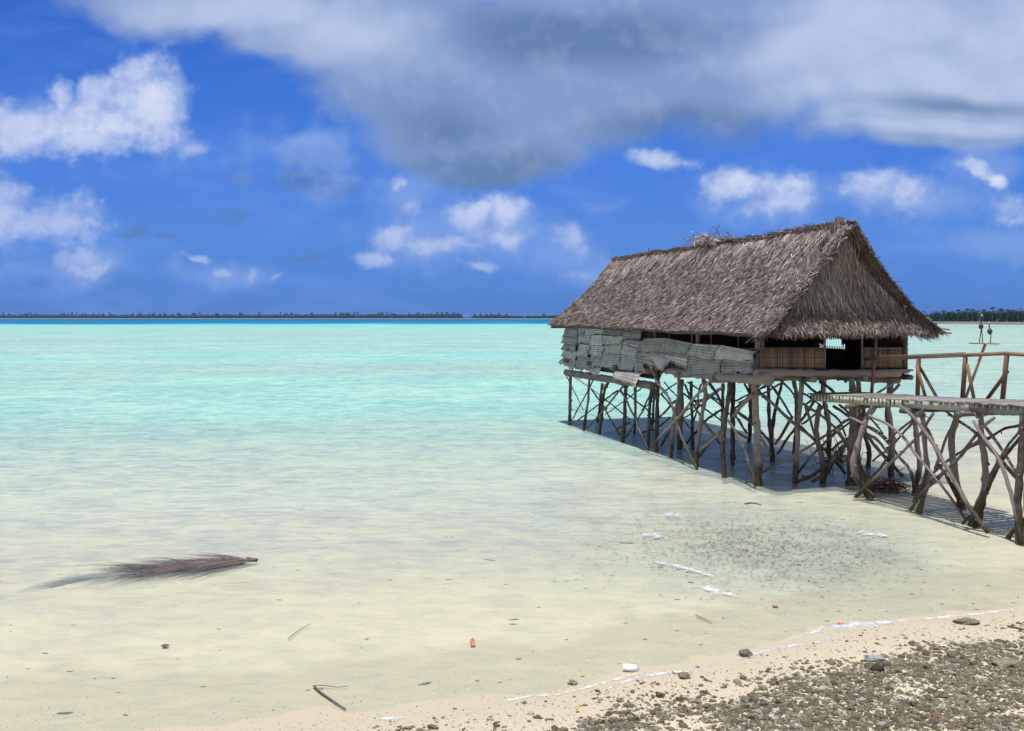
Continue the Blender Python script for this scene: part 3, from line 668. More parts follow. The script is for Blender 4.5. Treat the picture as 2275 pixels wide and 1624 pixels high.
def build_walls():
    # closed back wall (w=4.65) with one ragged hole, far wall, inner partitions: all old thatch
    mb = MB(); zt = 4.3
    hbox(mb, -.1, 2.45, 4.60, 4.66, ZF, zt); hbox(mb, 3.75, 14, 4.60, 4.66, ZF, zt)
    hbox(mb, 2.45, 3.75, 4.60, 4.66, ZF, 3.44); hbox(mb, 2.45, 3.75, 4.60, 4.66, 3.86, zt)
    for i in range(26):
        t = 2.45+i*.05; h = .05+.10*abs(math.sin(i*1.7)); hbox(mb, t, t+.045, 4.59, 4.60, 3.86-h-(.22 if i > 19 or i < 3 else 0), 3.9)
    for i in range(16): hbox(mb, 2.5+i*.08, 2.52+i*.08, 4.57, 4.585, 3.44, 3.52)
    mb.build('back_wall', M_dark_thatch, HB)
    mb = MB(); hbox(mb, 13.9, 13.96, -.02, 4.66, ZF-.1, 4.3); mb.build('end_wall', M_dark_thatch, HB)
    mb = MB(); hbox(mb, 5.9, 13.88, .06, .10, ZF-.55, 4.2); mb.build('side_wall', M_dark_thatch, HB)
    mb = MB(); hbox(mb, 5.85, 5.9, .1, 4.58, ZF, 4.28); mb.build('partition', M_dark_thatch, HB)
    # reed panels: many thin reeds each
    def reed_t(x0, x1, y0, y1, t):
        mb = MB(); x = x0; 
        while x < x1:
            a = ont(x, y0+random.uniform(-.5, .5), t); b = ont(x+random.uniform(-.4, .4), y1, t)
            mb.tube([a, b], .011, 5); x += 1.75
        for yy in (y0+2, (y0+y1)/2, y1-7): mb.beam(ont(x0, yy, t-.02), ont(x1, yy, t-.02), .012, .02)
        return mb.build('reed_panel', M_reed, HB)
    reed_t(1696, 1831, 771.5, 819, -.10); reed_t(1917, 2004, 771.5, 818, -.10)
    mb = MB(); x = 0
    # low balustrade along the long side
    p0 = onw(1420, 768, -.02); p1 = onw(1694, 775.5, -.02)
    mb.beam(p0, p1, .03, .035)
    q0 = p0-np.array([0, 0, .16]); q1 = p1-np.array([0, 0, .16]); mb.beam(q0, q1, .02, .02)
    for i in range(90):
        f = i/89; a = p0*(1-f)+p1*f; b = q0*(1-f)+q1*f; mb.tube([a, b-np.array([0, 0, .5 if f > .9 else .0])], .012, 5)
    mb.build('balustrade', M_log, HB)
    # panel of dark reeds under the balustrade
    mb = MB()
    for i in range(150):
        f = i/149; a = onw(1424+f*270, 773+f*5, .0); b = onw(1424+f*270, 822+f*2, .0); mb.tube([a, b], .016, 5)
    mb.build('reed_panel', M_reed, HB)
    # wall posts
    for (x, y0, y1, r) in ((950, 950, 1060, .055), (1065, 950, 1080, .02), (1260, 955, 1120, .022), (1310, 950, 1140, .075), (1420, 960, 1130, .022), (1650, 970, 1140, .022), (1825, 980, 1340, .10)):
        a = onw(*z1(x, y0), .06); b = onw(*z1(x, y1), .06); a = a+np.array([0, 0, .25]); branch('wall_post', [a, b], r, r, M_log, HB, False, .004)
    for (x0, y0, x1, y1, r) in ((75, 990, 62, 1325, .045), (1262, 1010, 1262, 1300, .07), (590, 1010, 590, 1300, .03), (905, 1010, 905, 1300, .03)):
        branch('wall_post', [ont(*z2(x0, y0), -.08)+np.array([0, 0, .3]), ont(*z2(x1, y1), -.08)], r, r, M_log, HB, False, .005)
    # inner posts and eave plate
    for w in (.05, 4.5):
        branch('roof_plate', [hut(-.2, w, 4.22), hut(7, w, 4.25), hut(14, w, 4.3)], .05, .05, M_log, HB, False)
    branch('roof_plate', [hut(-.12, -.1, 4.2), hut(-.12, 4.7, 4.2)], .05, .05, M_log, HB, False)
    # ragged thatch strip at the right end of the gable wall
    def edge(a, b):
        p = np.stack([ont(2003+4*math.sin(k*9), 750+75*k, .0) for k in a]); d = np.tile([0, 0, -1.], (len(a), 1)); n = np.tile([Vv[0]*.5-U[0]*.8, Vv[1]*.5-U[1]*.8, 0], (len(a), 1)); n /= np.linalg.norm(n, axis=1)[:, None]
        return p+(b[:, None]-.5)*.16*np.array([Vv[0], Vv[1], 0]), d, n
    to_obj('side_fringe', [blades(edge, 700, rv, (.12, .3), (.015, .04), (.01, .08), .5, .1, (0, .35))], M_thatch, HB)
build_walls()

def wall_mat(corn, w=-.10, mat=None, bulge=.05, seed=0, fringe=True):
    """corners tl,tr,br,bl in pixels; a bent, slightly lifted sheet with thickness"""
    rs = np.random.default_rng(seed+50); nu, nv = 9, 7
    C = [onw(*z1(*c), w) for c in corn]
    n3 = np.array([-Vv[0], -Vv[1], 0]); V = []; UV = []
    Lu = np.linalg.norm(C[1]-C[0]); Lv = np.linalg.norm(C[3]-C[0]); ph = rs.uniform(0, 6); lift = rs.uniform(.02, .09)
    for j in range(nv):
        for i in range(nu):
            u, v = i/(nu-1), j/(nv-1)
            p = (C[0]*(1-u)+C[1]*u)*(1-v)+(C[3]*(1-u)+C[2]*u)*v
            off = bulge*math.sin(v*math.pi)*.7+lift*v*v+.02*math.sin(u*7+ph)*v+.012*math.sin(v*9+ph)
            p = p+n3*off
            if j == nv-1: p = p+np.array([0, 0, rs.normal(0, .030)])
            if i in (0, nu-1): p = p+np.array([U[0], U[1], 0])*rs.normal(0, .02)
            V.append(p); UV.append((u*Lu, v*Lv+seed*.13))
    V = np.array(V); m = len(V); V2 = V-n3*.014
    i = (np.arange(nv-1)[:, None]*nu+np.arange(nu-1)[None]).ravel(); Q = np.stack([i, i+1, i+1+nu, i+nu], 1)
    rim = list(range(nu))+[k*nu+nu-1 for k in range(1, nv)]+[(nv-1)*nu+k for k in range(nu-2, -1, -1)]+[k*nu for k in range(nv-2, 0, -1)]
    Q3 = np.array([[rim[k], rim[k]+m, rim[(k+1) % len(rim)]+m, rim[(k+1) % len(rim)]] for k in range(len(rim))])
    VV = np.concatenate([V, V2]); QQ = [Q[:, ::-1], Q+m, Q3]; UVa = UV+UV; A = [rs.random()]*len(VV)
    # frayed threads on the lower hem
    if fringe:
        fv = []; fq = []; o = len(VV)
        for k in range(26):
            u = rs.random(); i0 = int(u*(nu-1)); p = V[(nv-1)*nu+i0]*(1-(u*(nu-1)-i0))+V[(nv-1)*nu+min(i0+1, nu-1)]*(u*(nu-1)-i0)
            q = p+np.array([rs.normal(0, .025), rs.normal(0, .02), -rs.uniform(.02, .09)]); e = np.array([U[0], U[1], 0])*.006
            fv += [p-e, p+e, q+e*.4, q-e*.4]; fq.append([o, o+1, o+2, o+3]); o += 4
        VV = np.concatenate([VV, np.array(fv)]); QQ.append(np.array(fq)); UVa = UVa+[(0, 0)]*len(fv); A = A+[.3]*len(fv)
    me = mesh_np('wall_mat', put(HB, VV), QQ, {'rnd': A}, np.array(UVa))
    return link('wall_mat', me, mat or M_mat, HB, False)
MATS = [
 ((195, 945), (298, 945), (290, 1035), (165, 1035)), ((180, 1020), (292, 1020), (285, 1105), (150, 1090)), ((180, 1088), (285, 1085), (270, 1165), (152, 1140)),
 ((172, 1150), (285, 1160), (280, 1245), (160, 1195)), ((175, 1200), (278, 1235), (262, 1320), (140, 1252)),
 ((298, 940), (352, 940), (352, 1015), (300, 1015)), ((350, 940), (512, 945), (508, 1018), (350, 1012)), ((300, 1008), (416, 1014), (386, 1090), (295, 1090)),
 ((300, 1095), (402, 1108), (384, 1212), (295, 1198)), ((290, 1195), (388, 1208), (388, 1322), (280, 1302)),
 ((408, 1020), (504, 1022), (502, 1115), (392, 1112)), ((408, 1112), (512, 1118), (502, 1198), (400, 1195)), ((400, 1190), (502, 1195), (492, 1295), (388, 1302)), ((388, 1292), (482, 1300), (482, 1392), (398, 1335)),
 ((508, 945), (692, 950), (684, 1032), (508, 1022)), ((500, 1026), (684, 1028), (674, 1095), (508, 1102)), ((530, 1085), (678, 1082), (658, 1192), (502, 1188)), ((500, 1192), (664, 1168), (658, 1312), (488, 1295)),
 ((692, 955), (840, 962), (832, 1062), (688, 1052)), ((684, 1055), (836, 1072), (808, 1142), (678, 1105)), ((678, 1105), (808, 1132), (792, 1205), (668, 1192)), ((665, 1190), (794, 1200), (772, 1322), (660, 1312)), ((776, 1215), (852, 1250), (852, 1342), (768, 1332)),
 ((850, 1050), (1042, 1045), (985, 1172), (803, 1168)), ((800, 1165), (1000, 1172), (1085, 1240), (1015, 1330)), ((795, 1170), (900, 1168), (960, 1300), (785, 1232)),
 ((1028, 1045), (1262, 1090), (1222, 1195), (982, 1165)), ((985, 1168), (1232, 1190), (1222, 1295), (1010, 1200)), ((1250, 1092), (1492, 1105), (1452, 1245), (1224, 1195)),
 ((1228, 1192), (1512, 1242), (1502, 1352), (1224, 1362)), ((1498, 1105), (1792, 1162), (1772, 1245), (1442, 1228)), ((1520, 1236), (1784, 1240), (1784, 1332), (1524, 1348)),
]
for k, c in enumerate(MATS):
    wall_mat(c, -.10-.018*(k % 4)-(.06 if k > 22 else 0), None, .028 if k < 23 else .055, k)
pk = wall_mat(((612, 1325), (836, 1340), (792, 1462), (598, 1385)), -.28, M_mat_pink, .10, 77)
pk['label'] = 'pale pinkish torn mat hanging lowest on the wall'

# ------------------------------------------------------------------ stilts and braces of the hut
def stilt(parent, pts, r0, r1, name='stilt', dz=-.45):
    """pts in photo pixels from top to foot; the foot stands where it meets the water"""
    Yb = gY(pts[-1][1]); P = [atY(x, y, Yb) for x, y in pts]; b = P[-1].copy()
    d = P[-1]-P[-2]; P.append(b+d/max(abs(d[2]), .1)*abs(dz)); return branch(name, P, r0, r1, M_bark, parent, True, .012)
HS = [  # front row
 ([z3(165, 180), z3(160, 400), z3(155, 705)], .085, .09), ([z3(352, 190), z3(335, 450), z3(295, 745)], .06, .085),
 ([z3(530, 290), z3(480, 400), z3(465, 640), z3(440, 795)], .08, .09), ([z3(700, 320), z3(690, 600), z3(670, 870)], .085, .095),
 ([z3(950, 340), z3(930, 500), z3(915, 930)], .09, .08), ([z3(1010, 180), z3(1000, 560), z3(995, 970)], .085, .095),
 ([z3(1212, 165), z3(1215, 420), z3(1180, 540), z3(1150, 780), z3(1130, 1025)], .07, .095), ([z3(1450, 240), z3(1475, 400), z3(1440, 600), z3(1390, 900), z3(1385, 1110)], .08, .10),
 ([z3(1715, 230), z3(1690, 480), z3(1650, 700), z3(1640, 930), z3(1655, 1215)], .085, .105), ([z3(1940, 60), z3(1945, 350), z3(1965, 700), z3(1990, 1290)], .115, .14),
 # middle and back rows
 ([z3(470, 300), z3(450, 500), z3(425, 675)], .08, .08), ([z3(790, 320), z3(795, 560), z3(780, 795)], .08, .07), ([z3(980, 350), z3(960, 640), z3(955, 700)], .08, .06),
 ([z3(1230, 260), z3(1230, 600), z3(1222, 940)], .13, .14), ([z3(1330, 280), z3(1340, 600), z3(1345, 945)], .07, .08), ([z3(1740, 260), z3(1735, 700), z3(1733, 1090)], .10, .09),
 ([z3(1640, 300), z3(1640, 600), z3(1630, 930)], .08, .07), ([z3(1900, 300), z3(1910, 600), z3(1893, 872)], .08, .11), ([z3(2080, 280), z3(2085, 600), z3(2125, 1060)], .07, .11),
 ([z4(470, 255), z4(370, 640), z4(340, 930), z4(360, 1120)], .05, .10), ([z4(650, 255), z4(645, 480), z4(612, 760), z4(588, 1345)], .085, .09),
 ([z4(570, 265), z4(600, 420), z4(600, 760), z4(570, 1030)], .10, .07), ([z4(845, 540), z4(805, 720), z4(815, 920), z4(870, 1110), z4(885, 1352)], .08, .105),
 ([z4(880, 265), z4(880, 480), z4(940, 740), z4(935, 1030)], .12, .11), ([z4(1165, 265), z4(1190, 430), z4(1180, 800), z4(1165, 1360)], .12, .20),
 ([z4(1235, 270), z4(1250, 620), z4(1235, 1000), z4(1230, 1330)], .08, .11), ([z4(1290, 560), z4(1310, 900), z4(1360, 1000), z4(1340, 1190)], .08, .10),
 ([z4(1560, 290), z4(1545, 620), z4(1580, 850), z4(1582, 1280)], .11, .14), ([z4(1300, 820), z4(1480, 1050), z4(1690, 1272)], .07, .07),
]
for p, a, b in HS: stilt(HB, p, a, b)
def brace(parent, pts, r, plane, k, r1=None, mat=None):
    f = onw if plane == 'w' else ont
    return branch('brace', [f(x, y, k) for x, y in pts], r, r1 or r*.8, mat or M_bark, parent, True, .012, 7)
HBW = [ # on the long side
 ([z3(125, 235), z3(205, 390), z3(290, 565)], .035, -.16), ([z3(395, 250), z3(270, 490), z3(150, 705)], .04, -.2), ([z3(365, 360), z3(480, 520), z3(560, 660), z3(640, 810)], .04, .1),
 ([z3(690, 305), z3(500, 540), z3(400, 660), z3(290, 762)], .05, -.2), ([z3(650, 370), z3(720, 500), z3(800, 650), z3(850, 800), z3(918, 945)], .05, -.15),
 ([z3(1050, 190), z3(1000, 300), z3(900, 480), z3(870, 560), z3(700, 830)], .045, .15), ([z3(940, 150), z3(1010, 310), z3(1130, 450), z3(1190, 690), z3(1290, 940), z3(1392, 1132)], .062, -.28),
 ([z3(1525, 270), z3(1400, 400), z3(1250, 580), z3(1180, 665), z3(1060, 780), z3(920, 952)], .055, -.25), ([z3(1505, 290), z3(1600, 430), z3(1665, 610)], .06, -.15),
 ([z3(1935, 405), z3(1850, 480), z3(1740, 620)], .08, -.15), ([z3(1690, 650), z3(1780, 800), z3(1860, 980), z3(1910, 1120), z3(1955, 1305)], .055, -.25),
 ([z3(1610, 770), z3(1500, 880), z3(1400, 960)], .055, -.05), ([z3(2010, 300), z3(1960, 370), z3(1880, 440)], .05, .0),
 # deeper inside
 ([z3(125, 190), z3(340, 330), z3(500, 455), z3(740, 650)], .045, 2.2), ([z3(620, 370), z3(450, 495), z3(190, 690)], .045, 1.0), ([z3(860, 340), z3(740, 430), z3(500, 605)], .04, 2.6),
 ([z3(530, 300), z3(470, 360), z3(460, 420)], .04, .5), ([z3(710, 400), z3(860, 520), z3(960, 610)], .045, 2.5), ([z3(740, 680), z3(600, 750), z3(510, 785)], .04, 1.4),
 ([z3(1190, 300), z3(1040, 400), z3(850, 560)], .04, 4.0), ([z3(1040, 400), z3(1130, 500), z3(1220, 600)], .05, 2.2), ([z3(1180, 470), z3(1040, 620), z3(960, 680)], .06, 2.4),
 ([z3(1130, 630), z3(1000, 740), z3(860, 780)], .05, 1.6), ([z3(1270, 310), z3(1350, 500), z3(1440, 650), z3(1560, 800)], .055, 1.4), ([z3(1650, 330), z3(1500, 430), z3(1270, 570), z3(1100, 800), z3(1000, 970)], .055, .9),
 ([z3(1620, 560), z3(1480, 650), z3(1310, 860), z3(1290, 880)], .055, 1.6), ([z3(1480, 400), z3(1640, 530), z3(1700, 600)], .05, 2), ([z3(1300, 290), z3(1480, 400), z3(1640, 480)], .045, 3.8),
 ([z3(1260, 400), z3(1400, 500), z3(1620, 660)], .05, 3.0), ([z3(1640, 340), z3(1560, 400), z3(1330, 600), z3(1260, 640)], .045, 3.2), ([z3(1770, 470), z3(1900, 400), z3(2060, 330)], .045, 3.6),
 ([z3(1760, 540), z3(1900, 430), z3(2080, 300)], .05, 2.4), ([z3(1260, 660), z3(1310, 720), z3(1340, 760)], .04, 2.4), ([z3(1760, 620), z3(1820, 720), z3(1870, 760)], .045, 3.3), ([z3(1760, 560), z3(1900, 660), z3(2060, 830)], .06, 1.8),
 ([z3(1760, 750), z3(1810, 800), z3(1860, 820)], .05, 3.0), ([z3(1620, 780), z3(1500, 880), z3(1410, 1010)], .07, .3), ([z3(1440, 660), z3(1550, 800), z3(1640, 930)], .05, 1.6), ([z3(1070, 290), z3(1130, 360), z3(1190, 420)], .04, 3.8),
 ([z3(1430, 310), z3(1400, 420), z3(1390, 560), z3(1340, 700)], .05, 2.6), ([z3(1310, 450), z3(1390, 470), z3(1500, 440), z3(1600, 350)], .04, 3.0), ([z3(1850, 310), z3(1900, 390), z3(1930, 520)], .06, 3.4),
]
for p, r, k in HBW: brace(HB, p, r, 'w', k)
HBT = [ # on the gable end
 ([z4(210, 405), z4(440, 610), z4(600, 760), z4(790, 900), z4(950, 1070), z4(1110, 1250)], .065, .0), ([z4(245, 1240), z4(400, 1150), z4(560, 1075), z4(800, 930), z4(950, 820), z4(1140, 690)], .055, -.1),
 ([z4(605, 1250), z4(760, 1060), z4(960, 870), z4(1150, 720)], .05, .1), ([z4(605, 1335), z4(720, 1290), z4(870, 1190)], .07, -.1), ([z4(760, 1330), z4(850, 1280), z4(900, 1230)], .07, -.35),
 ([z4(620, 255), z4(720, 350), z4(830, 440)], .055, -.15), ([z4(670, 425), z4(760, 480), z4(850, 545)], .045, -.1), ([z4(670, 530), z4(900, 680), z4(1020, 800)], .055, -.5),
 ([z4(320, 320), z4(420, 440), z4(560, 680)], .055, 2.2), ([z4(390, 255), z4(520, 370), z4(600, 470)], .045, 1.5), ([z4(440, 320), z4(250, 430), z4(0, 520)], .045, 2.0), ([z4(560, 660), z4(480, 800), z4(380, 950)], .06, 1.4),
 ([z4(830, 430), z4(700, 640), z4(520, 870), z4(400, 1050)], .06, 1.0), ([z4(850, 400), z4(760, 490), z4(690, 540)], .055, .5), ([z4(690, 560), z4(740, 700), z4(800, 880)], .055, .8), ([z4(0, 620), z4(140, 720), z4(300, 880), z4(340, 950)], .06, 1.2),
 ([z4(0, 680), z4(60, 790), z4(90, 830)], .05, 2.5), ([z4(0, 830), z4(90, 885)], .05, 2.5), ([z4(240, 900), z4(290, 960), z4(330, 1060)], .06, .9), ([z4(840, 300), z4(930, 350), z4(1030, 460)], .06, .2),
 ([z4(980, 555), z4(1090, 620), z4(1200, 700), z4(1400, 790), z4(1530, 890)], .055, .3), ([z4(930, 600), z4(1040, 690), z4(1080, 780), z4(1110, 870)], .045, .4), ([z4(960, 1010), z4(1050, 930), z4(1180, 860)], .06, .6),
 ([z4(880, 560), z4(790, 640), z4(650, 740)], .05, 1.3), ([z4(1100, 300), z4(1150, 270)], .06, -.2), ([z4(1390, 450), z4(1500, 380), z4(1620, 310)], .05, -.1), ([z4(1510, 450), z4(1600, 400), z4(1660, 330)], .07, -.1),
 ([z4(1100, 700), z4(980, 830), z4(870, 960)], .05, .9), ([z4(640, 760), z4(760, 880), z4(960, 1080)], .05, .8), ([z4(1360, 680), z4(1430, 750), z4(1490, 840)], .04, -.6), ([z4(1310, 830), z4(1440, 900), z4(1540, 1040)], .06, .1),
 ([z4(70, 1345), z4(130, 1315)], .05, -.25), ([z4(1040, 540), z4(1130, 600), z4(1150, 640)], .05, .3), ([z4(1220, 270), z4(1280, 450)], .014, -.3),
]
for p, r, k in HBT: brace(HB, p, r, 't', k)

M_rope = mat_plain('rope', (.20, .16, .12), .9, .4, 60)
def lashing(parent, p, r):
    mb = MB(); n = 34; th = np.linspace(0, 2*np.pi*3.5, n)
    mb.tube(np.stack([p[0]+r*np.cos(th), p[1]+r*np.sin(th), p[2]+np.linspace(-.045, .045, n)+.03*np.sin(th)], 1), .010, 5); mb.build('lashing', M_rope, parent)
for (x, y, r) in ((165, 215, .082), (352, 225, .07), (505, 330, .08), (700, 335, .085), (945, 345, .085), (1008, 300, .085), (1212, 215, .075), (1460, 290, .075), (1712, 270, .085), (1942, 330, .105), (500, 540, .075), (1180, 600, .08), (1650, 640, .09)):
    p = onw(*z3(x, y), 0); lashing(HB, p, r)

# ------------------------------------------------------------------ walkway
WK = empty('walkway', (9.6, 19.6, 0)); WKX[0] = WK
tag(WK, 'plank walkway on tangled branch stilts leading from hut to shore', 'walkway')
WN, WF = 1.62, 3.1
ZT = np.array([-14, -7.2, -5.0, -3.4, -1.5, .1]); ZZ = np.array([2.82, 2.70, 2.60, 2.50, 2.42, 2.36])
zt = lambda t: float(np.interp(t, ZT, ZZ))
def walkway_lashings():
    for (x, y, r, w) in ((500, 600, .08, 1.7), (945, 590, .075, 1.7), (700, 1010, .06, 1.6), (610, 1085, .06, 1.6), (960, 780, .08, 1.7), (1090, 960, .06, 1.6), (460, 600, .08, 3.0), (775, 600, .085, 3.0)):
        lashing(WK, onw(*z5(x, y), w), r)
walkway_lashings()
def build_walkway():
    mb = MB(); t = .1; k = 0
    while t > -13:
        wd = random.uniform(.10, .15); a = hut(t-wd/2, WN-.04+random.uniform(-.06, .04), zt(t)+.012*random.random()); b = hut(t-wd/2, WF+.04+random.uniform(-.05, .07), zt(t)+.012*random.random())
        mb.beam(a, b, wd, .028); t -= wd+random.uniform(.008, .035); k += 1
    mb.build('deck', M_deck, WK)
    for w in (WN+.02, WF-.06, (WN+WF)/2):
        for (ta, tb) in ((.05, -2.6), (-2.62, -5.3), (-5.32, -8.6), (-8.62, -13)):
            mb = MB(); off = .02 if w < 1.7 else 0
            mb.beam(hut(ta, w, zt(ta)-.10), hut(tb, w-off, zt(tb)-.10), .05, .165); mb.build('side_board', M_beam, WK)
    # small block battens below the deck edge
    mb = MB()
    for i in range(26):
        t = -.1-i*.13; mb.box(hut(t, WN-.045, zt(t)-.075), (.012, .03, .07), [[Vv[0], Vv[1], 0], [U[0], U[1], 0], [0, 0, 1]])
    mb.build('batten', mat_plain('old_paint', (.50, .52, .42), .8, .2, 20), WK)
    for (t, w0, w1) in ((-1.8, 1.3, 3.5), (-3.6, 1.35, 3.4), (-5.35, 1.25, 3.4), (-7.2, 1.3, 3.4)):
        branch('cross_log', [hut(t, w0, zt(t)-.23), hut(t, w1, zt(t)-.23)], .06, .055, M_log, WK, True, .01)
    # handrail on the far side
    R3 = [z2(930, 1222), z2(1290, 1208), z2(1770, 1188), z2(2110, 1172), z2(2400, 1190), z2(3000, 1215)]
    pts = [onw(x, y, WF+.02) for x, y in R3]
    for a, b in zip(pts[:-1], pts[1:]):
        mb = MB(); mb.beam(a, b+(b-a)*.004, .07, .085); mb.build('handrail', M_rail, WK)
    mb = MB(); mb.beam(pts[0]+np.array([0, 0, .06]), pts[2]+np.array([0, 0, .06]), .09, .022); mb.build('handrail', M_rail, WK)
    def bar(name, p, q, w, k, dd=0, mat=M_sawn):
        a = onw(*z2(*p), k); b = onw(*z2(*q), k); mb = MB(); mb.beam(a, b, w, w*.75, up=(U[0], U[1], 0.01)); return mb.build(name, mat, WK)
    bar('rail_post', (1385, 1215), (1374, 1575), .085, WF); bar('rail_post', (1780, 1205), (1754, 1580), .085, WF); bar('rail_post', (2130, 1190), (2093, 1580), .085, WF)
    bar('rail_brace', (1368, 1280), (1452, 1575), .06, WF-.08); bar('rail_brace', (1392, 1285), (1556, 1575), .06, WF+.09); bar('rail_brace', (1795, 1265), (1856, 1575), .06, WF-.08); bar('rail_brace', (2137, 1322), (1952, 1575), .07, WF+.08)
    a = ont(*z2(1026, 1050), -.62); b = ont(*z2(984, 1545), -.62); mb = MB(); mb.beam(a, b, .07, .05, up=(U[0], U[1], 0)); mb.build('rail_post', M_sawn, WK)
build_walkway()
WS = [
 ([z5(480, 535), z5(520, 680), z5(530, 900), z5(545, 1080), z5(478, 1325)], .075, .10), ([z5(435, 545), z5(465, 800), z5(490, 1000), z5(445, 1190)], .095, .10),
 ([z5(775, 545), z5(765, 640), z5(712, 790), z5(740, 950), z5(770, 1150), z5(800, 1300)], .10, .13), ([z5(945, 560), z5(960, 800), z5(985, 1000), z5(985, 1150), z5(910, 1435)], .085, .14),
 ([z5(1268, 600), z5(1262, 760), z5(1250, 1000), z5(1230, 1180), z5(1242, 1570)], .10, .13),
 ([z5(130, 520), z5(100, 600), z5(55, 700), z5(5, 860), z5(-30, 960), z5(0, 1080), z5(110, 1225)], .09, .15),
 ([z4(1330, 640), z4(1270, 740), z4(1120, 930), z4(940, 1150), z4(870, 1340)], .10, .12),
 ([z4(1010, 790), z4(1110, 940), z4(1190, 1050), z4(1260, 1200), z4(1345, 1340), z4(1365, 1440)], .075, .15),
]
for p, a, b in WS: stilt(WK, p, a, b)
WB = [
 ([z5(322, 518), z5(450, 620), z5(560, 780), z5(640, 900), z5(700, 1010), z5(760, 1130), z5(880, 1330), z5(1000, 1490)], .055, 1.45, .075),
 ([z5(105, 605), z5(250, 665), z5(360, 760), z5(430, 870), z5(520, 980), z5(610, 1080), z5(720, 1230), z5(832, 1392)], .05, 1.5, .05),
 ([z5(925, 735), z5(800, 910), z5(700, 1010), z5(560, 1130), z5(480, 1210), z5(415, 1322)], .055, 1.55, .06),
 ([z5(945, 785), z5(760, 905), z5(600, 1020), z5(520, 1120)], .045, 3.0, .05), ([z5(1245, 680), z5(1130, 700), z5(1000, 780), z5(840, 860)], .05, 3.1, .05),
 ([z5(655, 550), z5(740, 620), z5(870, 700), z5(1000, 830), z5(1100, 930), z5(1220, 1085)], .055, 3.0, .05),
 ([z5(892, 645), z5(945, 750), z5(1050, 880), z5(1100, 965), z5(1145, 1090), z5(1200, 1300), z5(1262, 1560)], .055, 1.5, .06),
 ([z5(1050, 620), z5(960, 685), z5(930, 720)], .045, 1.6, .05), ([z5(1274, 735), z5(1150, 880), z5(1085, 960), z5(1000, 1190), z5(920, 1320), z5(862, 1400)], .05, 1.7, .06),
 ([z5(980, 690), z5(1070, 800), z5(1160, 950), z5(1222, 1055)], .05, 2.2, .05), ([z5(1245, 715), z5(1110, 890), z5(1010, 1070), z5(985, 1120)], .045, 2.4, .05),
 ([z5(588, 588), z5(540, 670), z5(500, 740)], .045, 1.6, .05), ([z5(505, 725), z5(400, 835), z5(250, 980), z5(100, 1130), z5(0, 1222)], .05, 1.5, .065),
 ([z5(262, 875), z5(205, 980), z5(110, 1095), z5(5, 1215)], .045, 1.6, .065), ([z5(435, 640), z5(300, 735), z5(235, 805)], .045, 2.8, .04),
 ([z5(80, 680), z5(200, 760), z5(280, 850), z5(340, 930), z5(425, 1020), z5(440, 1160)], .055, 2.9, .06), ([z5(440, 650), z5(370, 730), z5(290, 820), z5(130, 950)], .045, 2.9, .04),
 ([z5(590, 1075), z5(520, 1200), z5(480, 1350)], .06, 1.6, .07), ([z5(625, 975), z5(720, 1120), z5(800, 1290)], .065, 2.9, .08), ([z5(760, 640), z5(700, 740), z5(650, 870), z5(600, 1010)], .055, 3.0, .05),
 ([z5(1225, 1430), z5(1150, 1540)], .05, 1.7, .07), ([z5(875, 1360), z5(808, 1422)], .06, 1.7, .05), ([z5(530, 690), z5(590, 800), z5(640, 960)], .055, 2.0, .05), ([z5(550, 1000), z5(500, 1130), z5(450, 1260)], .07, 1.75, .09),
 ([z5(895, 590), z5(925, 625)], .045, 1.6, .04), ([z5(1250, 595), z5(1265, 660)], .045, 1.7, .06), ([z5(520, 545), z5(490, 600)], .05, 1.6, .06), ([z5(1000, 545), z5(960, 600)], .05, 1.6, .06),
 ([z5(1100, 940), z5(1040, 880), z5(970, 790)], .05, 3.0, .05), ([z5(1115, 960), z5(1180, 1050), z5(1225, 1090)], .05, 2.8, .05), ([z5(970, 1180), z5(930, 1260), z5(860, 1440)], .07, 1.7, .09),
 ([z4(1650, 535), z4(1730, 590)], .035, 1.5, .035), ([z4(1150, 670), z4(1260, 715), z4(1290, 740)], .035, 1.3, .04), ([z4(1415, 560), z4(1370, 610), z4(1330, 680)], .075, 1.7, .07), ([z4(1350, 1440), z4(1395, 1490)], .10, 1.6, .10),
]
for p, r, k, r1 in WB: brace(WK, p, r, 'w', k, r1)
for (t, w) in ((-8.6, 1.75), (-8.6, 3.05), (-10.8, 1.75), (-10.8, 3.05), (-7.0, 3.05), (-5.4, 3.05)):
    b = hut(t, w, zt(t)-.2); branch('stilt', [b, b*np.array([1, 1, .5])+np.array([.05, .03, 0]), np.array([b[0], b[1], -.2])], .09, .12, M_bark, WK)
mb = MB(); mb.tube([onw(*z5(x, y), 3.0) for x, y in ((540, 560), (650, 572), (780, 580), (900, 577), (1040, 567))], .010, 4); mb.build('wire', M_log, WK)

# dry frond snagged under the walkway
def snag():
    c = atY(*z4(1500, 1400), gY(z4(0, 1400)[1])); c[2] = .03
    o = tuft('dried_frond', c+np.array([.1, 0, .0]), 260, .22, .75, mat_thatch('red_thatch', [(0, (.04, .022, .015)), (.6, (.12, .055, .035)), (1, (.24, .13, .09))]), None, .10, .03)
    tag(o, 'reddish brown dead palm litter washed up against the walkway stilts', 'palm litter')
    c = atY(*z4(1040, 1120), gY(1070)); o = tuft('rootlet', c+np.array([0, .0, .05]), 90, .18, .8, M_dark_thatch, HB, 1.2, .3)
snag()

